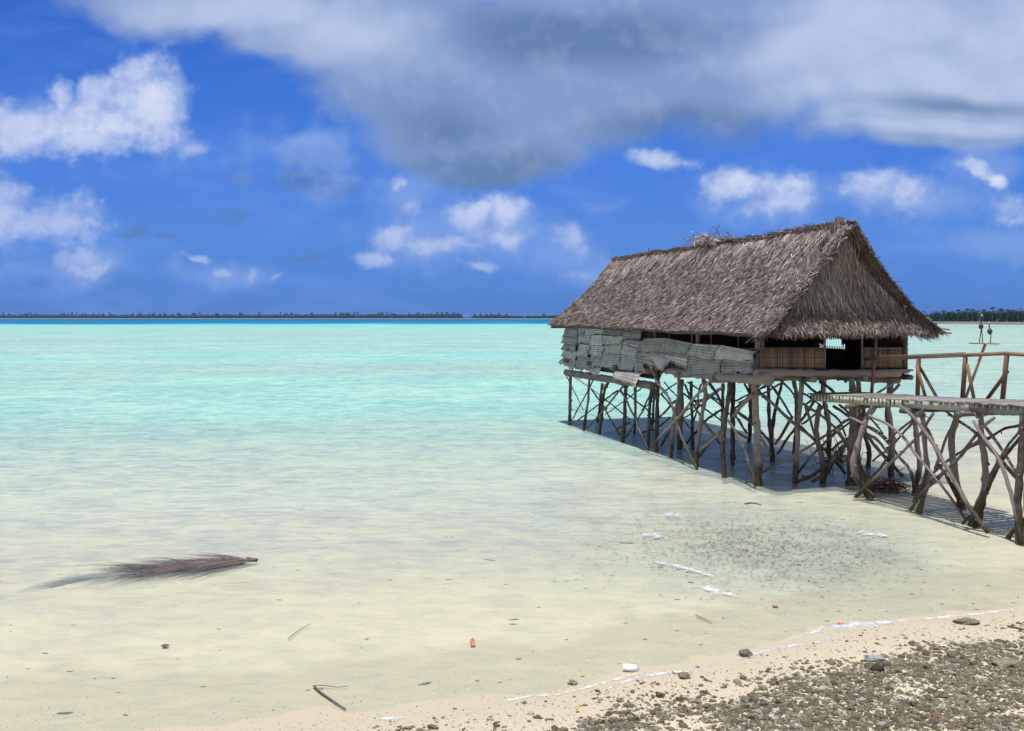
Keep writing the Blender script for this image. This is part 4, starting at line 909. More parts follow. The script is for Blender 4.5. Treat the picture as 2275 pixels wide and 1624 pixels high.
# ------------------------------------------------------------------ bird perch
def build_birds():
    k = 3.25
    base = onw(*z2(1775, 1560), k)
    root = empty('bird_ornament', (base[0], base[1], base[2]))
    tag(root, 'leaning pole carrying a small board with two long-legged bird figures', 'ornament')
    mb = MB(); mb.beam(onw(*z2(1772, 1580), k), onw(*z2(1947, 1098), k), .05, .04, up=(U[0], U[1], 0)); mb.build('pole', M_rail, root)
    a, b = onw(*z2(1832, 1086), k), onw(*z2(2045, 1092), k); mb = MB(); m = (a+b)/2; a = m+(a-m)*1.0; b = m+(b-m)*1.0
    mb.beam(a, b, .16, .028); mb.build('board', M_rail, root)
    dk = mat_plain('dark_husk', (.035, .035, .05), .45, .4, 30); hd = mat_plain('pale_head', (.45, .42, .25), .6, .2, 30)
    def bird(cx, cy, r, legs, neck, head, beak):
        bm = MB(); c = onw(*z2(cx, cy), k); n = 14; th = np.linspace(.05, np.pi-.05, n)
        bm.tube([c+np.array([.012*math.cos(x*2), 0, r*math.cos(x)*1.12]) for x in th], [max(.004, r*math.sin(x)) for x in th], 14, .05, 5)
        o = bm.build('bird_figure', dk, root, True)
        nb = MB(); P = [onw(*z2(*p), k) for p in neck]; nb.tube(P, np.linspace(.016, .010, len(P)), 7); h = onw(*z2(*head), k)
        q = nb.build('neck', dk, None, True); q.parent = o; q.data.transform(Matrix.Translation(-root.location))
        hb = MB(); hb.tube([h+np.array([0, 0, .035]), h+np.array([.0, 0, .02]), h, h-np.array([0, 0, .03])], [.006, .022, .024, .008], 8); e = onw(*z2(*beak), k); hb.tube([h, e], [.012, .003], 6)
        q = hb.build('head', hd, None, True); q.parent = o; q.data.transform(Matrix.Translation(-root.location))
        for (x0, y0, x1, y1) in legs:
            lb = MB(); p = onw(*z2(x0, y0), k); e = onw(*z2(x1, y1), k); lb.tube([p, (p+e)/2+np.array([.004, 0, 0]), e], .0095, 6); lb.tube([e, e+np.array([.03, -.02, .004])], .007, 5)
            q = lb.build('leg', dk, None, True); q.parent = o; q.data.transform(Matrix.Translation(-root.location))
        return o
    bird(1917, 945, .053, [(1914, 960, 1897, 1084), (1916, 960, 1926, 1084)], [(1917, 935), (1914, 905), (1919, 862)], (1918, 853), (1908, 846))
    bird(1992, 987, .056, [(1996, 1005, 1990, 1086)], [(1985, 975), (1982, 945), (1981, 918)], (1980, 916), (1968, 912))
build_birds()

# ------------------------------------------------------------------ far shores and trees
M_leaf = mat_plain('foliage', (.028, .055, .026), .8, .45, .6, 0)
M_leaf2 = mat_plain('far_foliage', (.022, .05, .032), .8, .4, .2, 0)
def tri_cloud(C, n, size, rs, flat=.6):
    p = np.repeat(C, n, 0); m = len(p); d = rs.normal(0, 1, (m, 3)); d /= np.linalg.norm(d, axis=1)[:, None]
    return p, d
def tree_mass(name, centers, radii, n, leaf, mat, seed, **tg):
    rs = np.random.default_rng(seed); C = np.repeat(centers, n, 0); Rr = np.repeat(radii, n, 0); m = len(C)
    d = rs.normal(0, 1, (m, 3)); d /= np.linalg.norm(d, axis=1)[:, None]; p = C+d*Rr*rs.uniform(.45, 1.08, (m, 1))
    a = rs.normal(0, 1, (m, 3)); b = rs.normal(0, 1, (m, 3)); L = leaf*rs.uniform(.5, 1.3, (m, 1))
    a *= L/np.linalg.norm(a, axis=1)[:, None]; b *= L*.6/np.linalg.norm(b, axis=1)[:, None]
    V = np.stack([p-a, p+b, p+a, p-b], 1).reshape(-1, 3); V[:, 2] = np.maximum(V[:, 2], .3)
    Q = np.arange(m)[:, None]*4+np.arange(4)[None]
    o = link(name, mesh_np(name, V, Q, {'rnd': rs.random(len(V))}), mat); return tag(o, **tg)
def palm(px, top, D, seed, src=None, scale=1):
    pass
def land(name, pts, D0, D1, z, mat, label):
    """low island: outline given by photo columns at its waterline"""
    V = []; n = len(pts)
    for x, dist in pts: X = (x-CX)/F*dist; V += [(X, dist, -.5), (X, dist+3, z*.25), (X*1.01, dist+14, z), (X*1.3, dist+D1, z)]
    Q = []
    for i in range(n-1):
        for k in range(3): Q.append([i*4+k, (i+1)*4+k, (i+1)*4+k+1, i*4+k+1])
    o = link(name, mesh_np(name, np.array(V), np.array(Q)), mat, None, True); tag(o, kind='structure', label=label)
M_farsand = mat_plain('far_beach', (.15, .14, .135), .9, .25, .08, 0)
M_palesand = mat_plain('pale_beach', (.55, .52, .45), .9, .15, .02, 0)
land('far_shore', [(-500, 3300), (0, 3150), (500, 3000), (900, 2850), (1025, 2800), (1250, 2500)], 0, 300, .6, M_palesand, 'low far shore along the horizon left of the hut')
land('near_shore', [(1985, 640), (2040, 612), (2100, 585), (2160, 570), (2210, 545), (2275, 520), (2600, 470), (3200, 430)], 0, 120, 1.6, M_farsand, 'grey beach strip below the wood on the right')

def far_wood():
    rs = np.random.default_rng(5); C = []; Rd = []
    for x in np.arange(-500, 1245, 2.6):
        D = np.interp(x, [-500, 0, 500, 900, 1025, 1250], [3320, 3170, 3020, 2870, 2815, 2515])
        if 1025 < x < 1048: hgt = 2.2
        elif x > 1048: hgt = np.interp(x, [1048, 1100, 1165, 1185, 1250], [8, 12, 4.5, 7, 11])
        else: hgt = 12.5+2.6*vnoise(x, 0, .03, 3)
        if 930 < x < 965: hgt += 3
        C.append(((x-CX)/F*D, D+rs.uniform(0, 30), hgt*.45)); Rd.append((3.4, 6, hgt*.62))
        if hgt > 5: C.append(((x+1.3-CX)/F*D, D+6, 4.2)); Rd.append((4.5, 5, 4.6))
        if rs.random() < .16 and hgt > 4:
            h = hgt+rs.uniform(1.8, 5.2); C.append(((x-CX)/F*D, D, h)); Rd.append((2.2, 2.2, 1.1))
            C.append(((x-CX)/F*D, D, h-2)); Rd.append((.3, .3, 2.4))
    tree_mass('far_wood', np.array(C), np.array(Rd), 80, 2.2, M_leaf2, 3, label='hazy band of palms and trees along the far horizon shore', cat='wood', kind='stuff')
far_wood()
def near_wood():
    rs = np.random.default_rng(9); C = []; Rd = []
    for x in np.arange(2000, 2420, 2.2):
        D = np.interp(x, [2000, 2040, 2100, 2160, 2210, 2275, 2600], [650, 632, 605, 590, 565, 540, 490])
        hgt = np.interp(x, [2000, 2030, 2055, 2064, 2075, 2085, 2130, 2165, 2200, 2250, 2420], [6.5, 7.4, 7.0, 3.6, 7.8, 8.8, 9.0, 9.4, 9.2, 9.4, 9.4])+rs.uniform(-.5, .4)
        for k in range(2): C.append(((x-CX)/F*D+rs.normal(0, .5), D+rs.uniform(0, 14), hgt*rs.uniform(.35, .62))); Rd.append((1.5, 2.4, hgt*.42))
    tree_mass('shore_wood', np.array(C), np.array(Rd), 150, .42, M_leaf, 4, label='dark green scrub wood behind the grey beach on the right', cat='wood', kind='stuff')
near_wood()
M_trunk = mat_plain('palm_trunk', (.16, .13, .10), .9, .3, 4)
def palm_mesh(h, seed):
    rs = np.random.default_rng(seed); tb = MB(); lean = rs.uniform(-.06, .06)
    P = [np.array([lean*h*(k/6)**2, 0, h*k/6]) for k in range(7)]; tb.tube(P, np.linspace(.26, .14, 7), 7, .1, seed)
    V = []; Q = []; o = 0; top = P[-1]
    for i in range(26):
        az = i*2.4+rs.uniform(-.2, .2); el = rs.uniform(-.2, 1.0); L = rs.uniform(1.5, 2.3); d = np.array([math.cos(az)*math.cos(el), math.sin(az)*math.cos(el), math.sin(el)])
        s = np.cross(d, [0, 0, 1]); s /= np.linalg.norm(s); pr = top.copy()
        for k in range(9):
            f = k/8; c = top+d*L*f+np.array([0, 0, -1.0*f*f*L*.55]); ln = .55*(math.sin(math.pi*min(1, f*.85+.12)))+.08
            for sg in (-1, 1):
                e = c+s*sg*ln+np.array([0, 0, -.22])+d*.25; V += [c, c+d*.17, e]; Q.append([o, o+1, o+2]); o += 3
    return tb, np.array(V), np.array(Q)
def build_palms():
    protos = []
    for (h, sd) in ((8.4, 1), (9.2, 2), (7.6, 3)):
        tb, V, T = palm_mesh(h, sd); protos.append((tb, V, T, h))
    spots = [(2040, 689, 'tallest'), (2052, 691, ''), (2128, 689, ''), (2150, 685, ''), (2162, 687, ''), (2186, 687, ''), (2205, 683, ''), (2238, 688, ''), (2262, 691, ''), (2097, 690, ''), (2174, 689, ''), (2222, 686, '')]
    made = {}
    for i, (x, ytop, _) in enumerate(spots):
        D = np.interp(x, [2000, 2040, 2100, 2160, 2210, 2275], [646, 628, 600, 585, 560, 536])
        z = H+(HY-ytop-2.6+(i*37 % 5)*.5)*D/F; k = i % 3
        if k not in made:
            tb, V, T, h = protos[k]
            r = empty('palm_tree'); t = tb.build('trunk', M_trunk, r, True); c = link('crown', mesh_np('crown', V, T), M_leaf, r); made[k] = (r, t, c, h)
            root = r
        else:
            r0, t0, c0, h = made[k]; root = r0.copy(); col.objects.link(root)
            for ch in (t0, c0): q = ch.copy(); col.objects.link(q); q.parent = root
        sc = (z-.6)/h*.98; root.location = ((x-CX)/F*D, D, .6); root.scale = (sc, sc, sc); root.rotation_euler.z = i*1.3
        tag(root, 'dark palm crown standing up out of the wood behind the grey beach', 'palm tree', 'palms rising above the wood on the right')
build_palms()

# ------------------------------------------------------------------ stones
def stone_proto(seed, sub=2, rough=.44):
    import bmesh
    bm = bmesh.new(); bmesh.ops.create_icosphere(bm, subdivisions=sub, radius=1)
    for v in bm.verts:
        n = mnoise.noise(v.co*1.3+Vector((seed*3.1, 0, 0)))*rough*1.5+mnoise.noise(v.co*3.3+Vector((0, seed*5.1, 0)))*rough*.8
        v.co = v.co*(1+n); v.co.z *= .68
    V = np.array([v.co[:] for v in bm.verts]); T = np.array([[v.index for v in f.verts] for f in bm.faces]); bm.free(); return V, T
def px_of(x, y, z=0): return CX+F*x/y, HY+(H-z)*F/y
def rubble_density(px, py):
    """share of the ground under rubble, by place along the beach"""
    edge = np.interp(px, [-200, 300, 700, 830, 1250, 1400, 1650, 1900, 2050, 2275, 2600], [1640, 1632, 1612, 1590, 1545, 1510, 1468, 1405, 1392, 1365, 1340])
    dense = np.interp(px, [700, 1000, 1300, 1600, 1800, 2000, 2275, 2600], [1720, 1665, 1625, 1575, 1525, 1470, 1425, 1390])
    return np.clip((py-edge)/np.maximum(dense-edge, 10), 0, 1)
def build_stones():
    rs = np.random.default_rng(21)
    protos = [stone_proto(i, 2) for i in range(6)]; lows = [stone_proto(i+10, 1) for i in range(6)]
    # candidate positions over the beach in world metres
    N = 270000; X = rs.uniform(-6, 12, N); Y = rs.uniform(6.5, 16, N); px, py = px_of(X, Y)
    d = rubble_density(px, py); clump = vnoise(X, Y, 1.4, 8)*.6+vnoise(X, Y, 4, 9)*.4
    keep = (rs.random(N) < np.where(d > 0, .012+.55*d**1.7*np.clip(clump*2.2-.55, 0.03, 1)**1.2+.55*(d >= 1)*(clump+.2), 0)) & (px > -120) & (px < 2500) & (py < 1750)
    X, Y, d = X[keep], Y[keep], d[keep]; n = len(X)
    size = np.exp(rs.normal(math.log(.0128), .52, n))*(1+.15*d); size = np.clip(size, .006, .048)
    print('stones', n)
    px, py = px_of(X, Y); app = size/Y*((px > 0) & (px < 2275) & (py < 1624)); order = np.argsort(-app)
    big = order[:290]; rest = order[290:]
    meshes = []
    for i, (V, T) in enumerate(protos):
        me = mesh_np('coral_stone', V, T, {'rnd': np.zeros(len(V))}); me.materials.append(M_stone); me.polygons.foreach_set('use_smooth', [False]*len(me.polygons)); meshes.append(me)
    for j, i in enumerate(big):
        o = bpy.data.objects.new('coral_stone', meshes[j % 6]); col.objects.link(o); s = size[i]
        o.location = (X[i], Y[i], float(ground_z(X[i], Y[i]))+s*.12); o.rotation_euler = (rs.uniform(-.4, .4), rs.uniform(-.4, .4), rs.uniform(0, 6.3)); o.scale = (s*rs.uniform(.85, 1.5), s*rs.uniform(.8, 1.2), s*rs.uniform(.75, 1.2))
        tag(o, 'rough grey brown coral stone lying among the rubble on the beach', 'stone', 'larger coral stones scattered on the sand')
    Vs = []; Ts = []; As = []; o = 0; GZ = ground_z(X, Y)
    for i in rest:
        V, T = lows[i % 6]; s = size[i]; a = rs.uniform(0, 6.3); ca, sa = math.cos(a), math.sin(a)
        W = V*np.array([s*rs.uniform(.8, 1.9), s, s*rs.uniform(.5, 1)]); W = np.stack([W[:, 0]*ca-W[:, 1]*sa, W[:, 0]*sa+W[:, 1]*ca, W[:, 2]], 1)+np.array([X[i], Y[i], GZ[i]+s*.12])
        Vs.append(W); Ts.append(T+o); As.append(np.full(len(W), rs.random())); o += len(W)
    OV = np.array([[1, 0, 0], [-1, 0, 0], [0, 1, 0], [0, -1, 0], [0, 0, .6], [0, 0, -.6]], float); OT = np.array([[0, 2, 4], [2, 1, 4], [1, 3, 4], [3, 0, 4], [2, 0, 5], [1, 2, 5], [3, 1, 5], [0, 3, 5]])
    gx = rs.uniform(-6, 12, 90000); gy = rs.uniform(6.5, 15.5, 90000); qx, qy = px_of(gx, gy); gd = rubble_density(qx, qy+18)
    kp = (rs.random(90000) < .05+gd**.7*.55)*(gy < shore(gx)+.9)*(qx > -60)*(qx < 2400)*(qy < 1720); kp = kp.astype(bool); gx, gy = gx[kp], gy[kp]; m_ = len(gx); gs = rs.uniform(.0025, .0085, m_)
    W = OV[None]*gs[:, None, None]*rs.uniform(.6, 1.7, (m_, 1, 3)); a_ = rs.uniform(0, 6.3, m_); c_, s_ = np.cos(a_)[:, None], np.sin(a_)[:, None]
    W = np.stack([W[..., 0]*c_-W[..., 1]*s_+gx[:, None], W[..., 0]*s_+W[..., 1]*c_+gy[:, None], W[..., 2]+(ground_z(gx, gy)+.001)[:, None]], -1).reshape(-1, 3)
    Vs.append(W); Ts.append((OT[None]+np.arange(m_)[:, None, None]*6).reshape(-1, 3)+o); As.append(np.repeat(rs.random(m_), 6)); o += len(W)
    ob = link('coral_rubble', mesh_np('coral_rubble', np.concatenate(Vs), np.concatenate(Ts), {'rnd': np.concatenate(As)}), M_stone)
    tag(ob, 'bed of small grey brown coral rubble covering the beach', 'rubble', kind='stuff')
    # flecks of weed and grit: on the bar and drowned on the bed
    Vs = []; Ts = []; As = []; o = 0
    def fleck(x, y, z, s, r):
        nonlocal o
        V, T = lows[int(r*5.9)]; a = rs.normal(0, .3); ca, sa = math.cos(a), math.sin(a)
        W = V*np.array([s*rs.uniform(1.2, 3.2), s*.8, s*.35]); W = np.stack([W[:, 0]*ca-W[:, 1]*sa, W[:, 0]*sa+W[:, 1]*ca, W[:, 2]], 1)+np.array([x, y, z])
        Vs.append(W); Ts.append(T+o); As.append(np.full(len(W), r*.4)); o += len(W)
    for _ in range(3200):
        x, y = 4.6+rs.normal(0, 1.35), 17.2+rs.normal(0, 1.35); fleck(x, y, .004, rs.uniform(.004, .014), rs.random())
    for _ in range(300):
        y = rs.uniform(9, 24); x = rs.uniform(-.62, .62)*y
        if y > shore(x)+.1: fleck(x, y, float(ground_z(x, y))+.004, np.exp(rs.normal(-4.4, .55)), rs.random())
    ob = link('weed_flecks', mesh_np('weed_flecks', np.concatenate(Vs), np.concatenate(Ts), {'rnd': np.concatenate(As)}), mat_plain('weed', (.19, .18, .13), .9, .5, 30))
    tag(ob, 'dark flecks of weed and grit strewn over the shallows and the bar', 'weed', kind='stuff')
    return meshes
stone_meshes = build_stones()

def on_ground(px, py, dz=0):
    Y = gY(py)
    for _ in range(6): z = float(ground_z((px-CX)/F*Y, Y)); Y = (H-max(z, 0 if dz == 'w' else z))*F/(py-HY)
    z = float(ground_z((px-CX)/F*Y, Y)); return np.array([(px-CX)/F*Y, Y, z])
def on_water(px, py, z=.01): Y = (H-z)*F/(py-HY); return np.array([(px-CX)/F*Y, Y, z])

# ------------------------------------------------------------------ foam, and white flecks standing in for sun glints
def build_foam_glints():
    rs = np.random.default_rng(31); V0, T0 = stone_proto(40, 1, .25)
    lines = [  # polyline in photo pixels, half width px (vertical), count, fleck size (m)
      ([(1475, 1140), (1510, 1145)], 4.5, 260, .030), ([(1430, 1186), (1474, 1190)], 5, 340, .034), ([(1450, 1246), (1500, 1256), (1560, 1272), (1585, 1280)], 4, 330, .024),
      ([(1620, 1118), (1700, 1126), (1760, 1142), (1830, 1165)], 1.6, 260, .017), ([(1830, 1160), (1880, 1170)], 3, 170, .026), ([(1900, 1182), (1975, 1190)], 4, 300, .028), ([(1900, 1197), (1990, 1205)], 2, 60, .018),
      ([(1830, 1392), (1900, 1388), (1960, 1384), (2015, 1378)], 8, 700, .022), ([(1640, 1462), (1690, 1450), (1740, 1438), (1770, 1434)], 5, 420, .020), ([(1810, 1430), (1850, 1418)], 3.5, 120, .018),
      ([(1345, 1536), (1400, 1512), (1440, 1502), (1520, 1495), (1560, 1490)], 4.5, 420, .017), ([(1120, 1560), (1180, 1545), (1240, 1545)], 4, 130, .013), ([(830, 1600), (900, 1596)], 5, 120, .013), ([(700, 1622), (760, 1616)], 3, 60, .013),
      ([(655, 1036), (730, 1034)], 1.5, 90, .05), ([(1550, 1300), (1640, 1325)], 9, 55, .020), ([(1640, 1290), (1800, 1300)], 14, 60, .017), ([(1800, 1300), (1960, 1270)], 22, 60, .015),
      ([(0, 1513), (120, 1512), (300, 1500), (420, 1494), (560, 1498), (640, 1492)], 3.5, 260, .009), ([(420, 1225), (560, 1218)], 2, 60, .014), ([(2000, 1300), (2100, 1240)], 25, 40, .014), ([(150, 1300), (900, 1420)], 60, 40, .010), ([(900, 1040), (1300, 1120)], 40, 30, .018),  # tiny white flecks on the wavelets stand in for sun glints
      ([(1240, 1545), (1420, 1496)], 4, 130, .012), ([(1760, 1420), (1830, 1396)], 5, 100, .014), ([(2020, 1380), (2275, 1352)], 4, 90, .012)]
    Vs = []; Ts = []; o = 0
    for pts, hw, n, s in lines:
        p = np.array(pts, float); dd = np.r_[0, np.cumsum(np.linalg.norm(np.diff(p, axis=0), axis=1))]
        n = int(n*1.2); t = rs.uniform(0, dd[-1], n*3); nz = vnoise(t*.16, t*0+hw*7, 1, 3)*.6+vnoise(t*.6, t*0+hw*3, 1, 5)*.4; t = t[np.argsort(-nz-rs.normal(0, .12, len(t)))][:n]; cl = np.sin(t*.21+hw)*.5+np.sin(t*.53+n)*.5
        xx = np.interp(t, dd, p[:, 0])+rs.normal(0, 2, n); yy = np.interp(t, dd, p[:, 1])+rs.normal(0, .62, n)*hw*(1.1+.8*cl)
        for x, y in zip(xx, yy):
            q = on_water(x, y); q[2] = max(.003, float(ground_z(q[0], q[1]))+.002)
            k = s*rs.uniform(.12, .62); a = rs.normal(0, .25)
            W = V0*np.array([k*rs.uniform(1, 2.4), k*.9, k*.13]); ca, sa = math.cos(a), math.sin(a)
            W = np.stack([W[:, 0]*ca-W[:, 1]*sa, W[:, 0]*sa+W[:, 1]*ca, W[:, 2]], 1)+q
            Vs.append(W); Ts.append(T0+o); o += len(W)
    # thin lacy sheets along the same lines
    Vr = []; Qr = []; Ur = []; ro = 0; li = 0
    for pts, hw, n, s in lines:
        li += 1
        if hw > 10 or hw < 3.9: continue
        p = np.array(pts, float); dd = np.r_[0, np.cumsum(np.linalg.norm(np.diff(p, axis=0), axis=1))]; m = max(6, int(dd[-1]/5)); t = np.linspace(-.04*dd[-1], dd[-1]*1.04, m); tc = np.clip(t, 0, dd[-1])
        ex = t-tc
        for k in range(m):
            x = np.interp(tc[k], dd, p[:, 0])+ex[k]; y = np.interp(tc[k], dd, p[:, 1])
            w = hw*1.9*(.55+.9*vnoise(t[k]*.05, li*3.3, 1, 2))*min(1, 3.2*min(k+.15, m-1-k+.15)/(m-1)+.15)
            for j in range(5):
                v = j/2-1; q = on_water(x, y+v*w); q[2] = max(.005, float(ground_z(q[0], q[1]))+.006); Vr.append(q); Ur.append((t[k]*.01, (v+1)/2))
        for k in range(m-1):
            for j in range(4): a = ro+k*5+j; Qr.append([a, a+5, a+6, a+1])
        ro += m*5
    Vb = np.concatenate(Vs); UVf = np.concatenate([np.full((len(Vb), 2), .5), np.array(Ur)]); 
    ob = link('foam_and_glints', mesh_np('foam_and_glints', np.concatenate([Vb, np.array(Vr)]), [np.concatenate(Ts), np.array(Qr)+len(Vb)], None, UVf), M_foam_glints, None, True)
    tag(ob, 'white sea foam fringing the bar and the waterline, with flecks standing in for sun glints', 'foam', kind='stuff')
build_foam_glints()

# ------------------------------------------------------------------ floating palm frond
def build_frond():
    rs = np.random.default_rng(3); F2 = lambda x, y: (74.5+x*.2359, 1192.6+y*.2359)
    base = on_water(*F2(2100, 228)); root = empty('palm_frond', tuple(base))
    tag(root, 'long brown palm frond floating in the shallows at left', 'palm frond')
    spine = [(2105, 228, .03), (1940, 235, .035), (1700, 262, .02), (1300, 290, .012), (900, 320, .0), (600, 352, -.012), (300, 400, -.022), (150, 445, -.03)]
    P = []
    for x, y, z in spine: q = on_water(*F2(x, y)); q[2] = z; P.append(q)
    mb = MB(); S = resample(P, .06); mb.tube(S, np.linspace(.028, .006, len(S)), 8, .1)
    mb.tube([P[0]+np.array([0, 0, -.01]), P[0]+np.array([-.2, .05, .02])], [.034, .02], 8, .2)
    mg = mat_thatch('frond_leaf', [(0, (.06, .05, .058)), (.5, (.12, .105, .115)), (.85, (.20, .14, .12)), (1, (.32, .22, .16))])
    mb.build('rachis', mat_plain('rachis', (.13, .095, .06), .7, .3, 20), root, True)
    V = []; Q = []; A = []; o = 0; n = len(S)
    for k in range(430):
        f = .03+.95*rs.beta(1.0, 1.7); i = int(f*(n-1)); c = S[i]; j = min(i+1, n-1); d = S[j]-S[max(i-1, 0)]; d /= np.linalg.norm(d)
        side = rs.choice([-1, 1], p=[.42, .58]); s = np.array([-d[1], d[0], 0])*(-side)
        L = rs.uniform(.6, 1.45)*(1.0 if f < .55 else .65); ang = rs.uniform(.2, .95) if f < .65 else rs.uniform(.05, .35)
        wv = rs.normal(0, .05)
        pts = []
        for q in range(5):
            g = q/4; p = c+d*L*g*math.cos(ang)+s*L*(g*math.sin(ang)-.10*g*g)+np.array([0, 0, 0]); p = p+s*wv*math.sin(g*4)
            p[2] = c[2]*(1-g)+(.012 if (side > 0 and f < .55 and rs.random() < .8) else -.026)*g+.02*math.sin(g*3.1)*(f < .5); pts.append(p)
        w = .013; r = rs.random()*(.55 if f > .4 else 1)
        for q in range(4):
            a, b = pts[q], pts[q+1]; w0 = w*(1-.2*q); w1 = w*(1-.2*(q+1))
            V += [a-s*w0, a+s*w0, b+s*w1, b-s*w1]; Q.append([o, o+1, o+2, o+3]); A += [r]*4; o += 4
    me = mesh_np('leaflets', put(root, V), np.array(Q), {'rnd': A}); link('leaflets', me, mg, root)
build_frond()

# ------------------------------------------------------------------ small finds on the beach and in the shallows
def twig_obj(name, pts, r, mat, label, cat, water=True, zz=.012):
    P = []
    for x, y in pts:
        p = on_ground(x, y); 
        if p[2] < 0: p = on_water(x, y, zz)
        p[2] = max(p[2], 0)+zz; P.append(p)
    mb = MB(); S = resample(P, .05); mb.tube(S, np.linspace(r, r*.6, len(S)), 7, .2, 3)
    S[:, 2] += 0; return tag(mb.build(name, mat, None, True), label, cat)
M_brown = mat_plain('wet_stick', (.16, .085, .075), .6, .35, 30)
twig_obj('stick', [(697, 1526), (712, 1540), (735, 1556), (768, 1578)], .013, M_brown, 'thick purplish brown stick lying in wet sand at the bottom edge', 'stick')
twig_obj('twig', [(697, 1526), (702, 1523), (735, 1527), (752, 1530), (773, 1526)], .005, M_brown, 'thin bent brown twig touching the top of the thick stick', 'twig')
twig_obj('cane', [(1546, 1368), (1565, 1376), (1582, 1384)], .012, mat_plain('cane', (.55, .27, .06), .5, .2, 20), 'orange yellow cane floating beyond the waterline', 'cane')
twig_obj('weed_strand', [(640, 1420), (658, 1405), (675, 1393), (690, 1387)], .006, mat_plain('weed_strand', (.15, .16, .10), .8, .2, 20), 'thin curved green weed strand under shallow water at left centre', 'weed strand', True, .004)
twig_obj('driftwood', [(1655, 1120), (1672, 1118), (1690, 1122)], .02, M_brown, 'short dark driftwood stick on the far edge of the gravel bar', 'driftwood')
twig_obj('driftwood', [(2238, 1393), (2256, 1396), (2275, 1400)], .018, M_brown, 'dark stick on the wet sand below the last walkway stilt', 'driftwood')
twig_obj('driftwood', [(2070, 1590), (2110, 1606), (2140, 1622)], .014, mat_plain('red_stick', (.28, .10, .05), .8, .3, 20), 'reddish stick lying on the dense rubble at bottom right', 'driftwood')
def leaf_obj(px, py, w, h, mat, label, cat, name, tilt=.5, zoff=.02):
    p = on_ground(px, py); p = p if p[2] > 0 else on_water(px, py, -.012); n = 8; V = []; 
    for j in range(n):
        f = j/(n-1); ww = w*math.sin(math.pi*min(.95, f*.9+.06))
        for k in (-1, 0, 1): V.append(p+np.array([k*ww*.5, (f-.5)*h, zoff+(f*tilt*h)-(.0 if k else .012)]))
    Q = []
    for j in range(n-1):
        for k in range(2): a = j*3+k; Q.append([a, a+1, a+4, a+3])
    V = np.array(V); m = len(V); V2 = V-np.array([0, 0, .004]); Q = np.array(Q); Q2 = Q[:, ::-1]+m
    return tag(link(name, mesh_np(name, np.concatenate([V, V2]), np.concatenate([Q, Q2]), {'rnd': np.full(2*m, .5)}), mat, None, True), label, cat)
leaf_obj(1050, 1436, .075, .09, mat_plain('rust_leaf', (.42, .13, .05), .5, .3, 30), 'rust orange leaf poking up from the shallows at centre', 'leaf', 'leaf', .9)
leaf_obj(1868, 1388, .11, .05, mat_plain('orange_leaf', (.62, .13, .05), .6, .2, 30), 'orange scrap lying in the foam at the waterline on the right', 'leaf', 'leaf', .2)
leaf_obj(1722, 1350, .10, .06, mat_plain('brown_leaf', (.20, .12, .06), .7, .3, 30), 'dull brown leaf in shallow water beyond the orange scrap', 'leaf', 'leaf', .2)
leaf_obj(367, 1438, .11, .07, mat_plain('dark_leaf', (.13, .07, .06), .7, .3, 30), 'dark brown leaf on the surface at the lower left', 'leaf', 'leaf', .2)
leaf_obj(1282, 1582, .05, .05, mat_plain('yellow_leaf', (.55, .36, .06), .6, .2, 30), 'small yellow leaf among stones at the bottom centre', 'leaf', 'leaf', .3, .045)

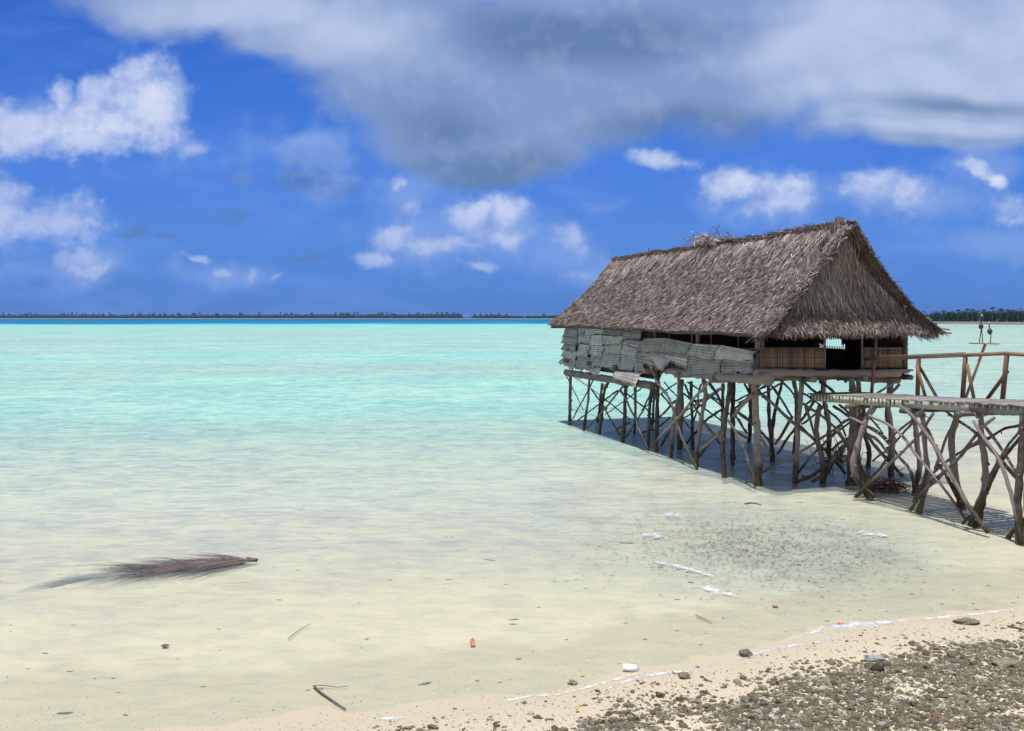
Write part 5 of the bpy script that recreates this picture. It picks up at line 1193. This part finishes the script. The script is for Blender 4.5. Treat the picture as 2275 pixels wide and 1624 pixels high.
def lump(name, px, py, size, mat, label, cat, seed, rough=.35, dz=.2, sub=3):
    V, T = stone_proto(seed, sub, rough); p = on_ground(px, py); p[2] = max(p[2], 0)
    V = V*np.array(size)*.5; V[:, 2] += size[2]*.5*(.6-dz); me = mesh_np(name, V, T, {'rnd': np.full(len(V), .1)})
    o = link(name, me, mat, None, sub > 2); o.location = p; return tag(o, label, cat)
M_white = mat_plain('white_foam_plastic', (.85, .85, .84), .6, .06, 20)
lump('foam_block', 1400, 1490, (.20, .12, .14), M_white, 'white broken polystyrene block at the water edge right of centre', 'foam block', 61, .3)
M_bag, ntb, pb = material('clear_plastic'); pb.inputs['Base Color'].default_value = (.72, .72, .74, 1); pb.inputs['Roughness'].default_value = .25; pb.inputs['Alpha'].default_value = .72
nb = ntb.noise(ntb.pos(), 30, 4, .7, 1.5); ntb.inp(pb.inputs['Normal'], ntb.bump(nb, 1, .05))
lump('plastic_bag', 1945, 1466, (.26, .15, .10), M_bag, 'crumpled pale clear plastic bag on the rubble below the foam', 'plastic bag', 63, .55)
M_dks = mat_plain('dark_stone', (.040, .026, .018), .9, .3, 20)
lump('stone', 1949, 1493, (.17, .13, .17), M_dks, 'squarish dark brown stone just below the plastic bag', 'stone', 64, .12)
lump('stone', 2150, 1385, (.30, .18, .13), M_stone, 'largest low dark stone at the top edge of the rubble on the right', 'stone', 65, .35)
lump('stone', 2235, 1478, (.34, .2, .14), M_stone, 'broad dark stone in the dense rubble near the right edge', 'stone', 66, .3)
lump('stone', 1655, 1456, (.17, .13, .13), M_stone, 'knobbly stone standing in the foam at the waterline', 'stone', 67, .4)
lump('stone', 1520, 1505, (.14, .12, .10), M_stone, 'lone knobbly stone on bare sand below the waterline foam', 'stone', 68, .4)
lump('stone', 1272, 1455+65, (.10, .08, .09), M_stone, 'small dark stone in the wash below the orange leaf', 'stone', 69, .4)

# ------------------------------------------------------------------ sea air
def build_haze():
    mb = MB(); mb.box((0, 2600, 6.0), (5200, 3200, 15.5)); o = mb.build('haze', None); m = bpy.data.materials.new('haze'); m.use_nodes = True
    n = m.node_tree.nodes; l = m.node_tree.links; n.remove(n['Principled BSDF']); v = n.new('ShaderNodeVolumePrincipled')
    v.inputs['Color'].default_value = (.42, .72, 1, 1); v.inputs['Density'].default_value = 6e-5; v.inputs['Anisotropy'].default_value = .2
    l.new(v.outputs[0], n['Material Output'].inputs['Volume']); o.data.materials.append(m); tag(o, label='thin sea haze over the lagoon', kind='stuff')
build_haze()
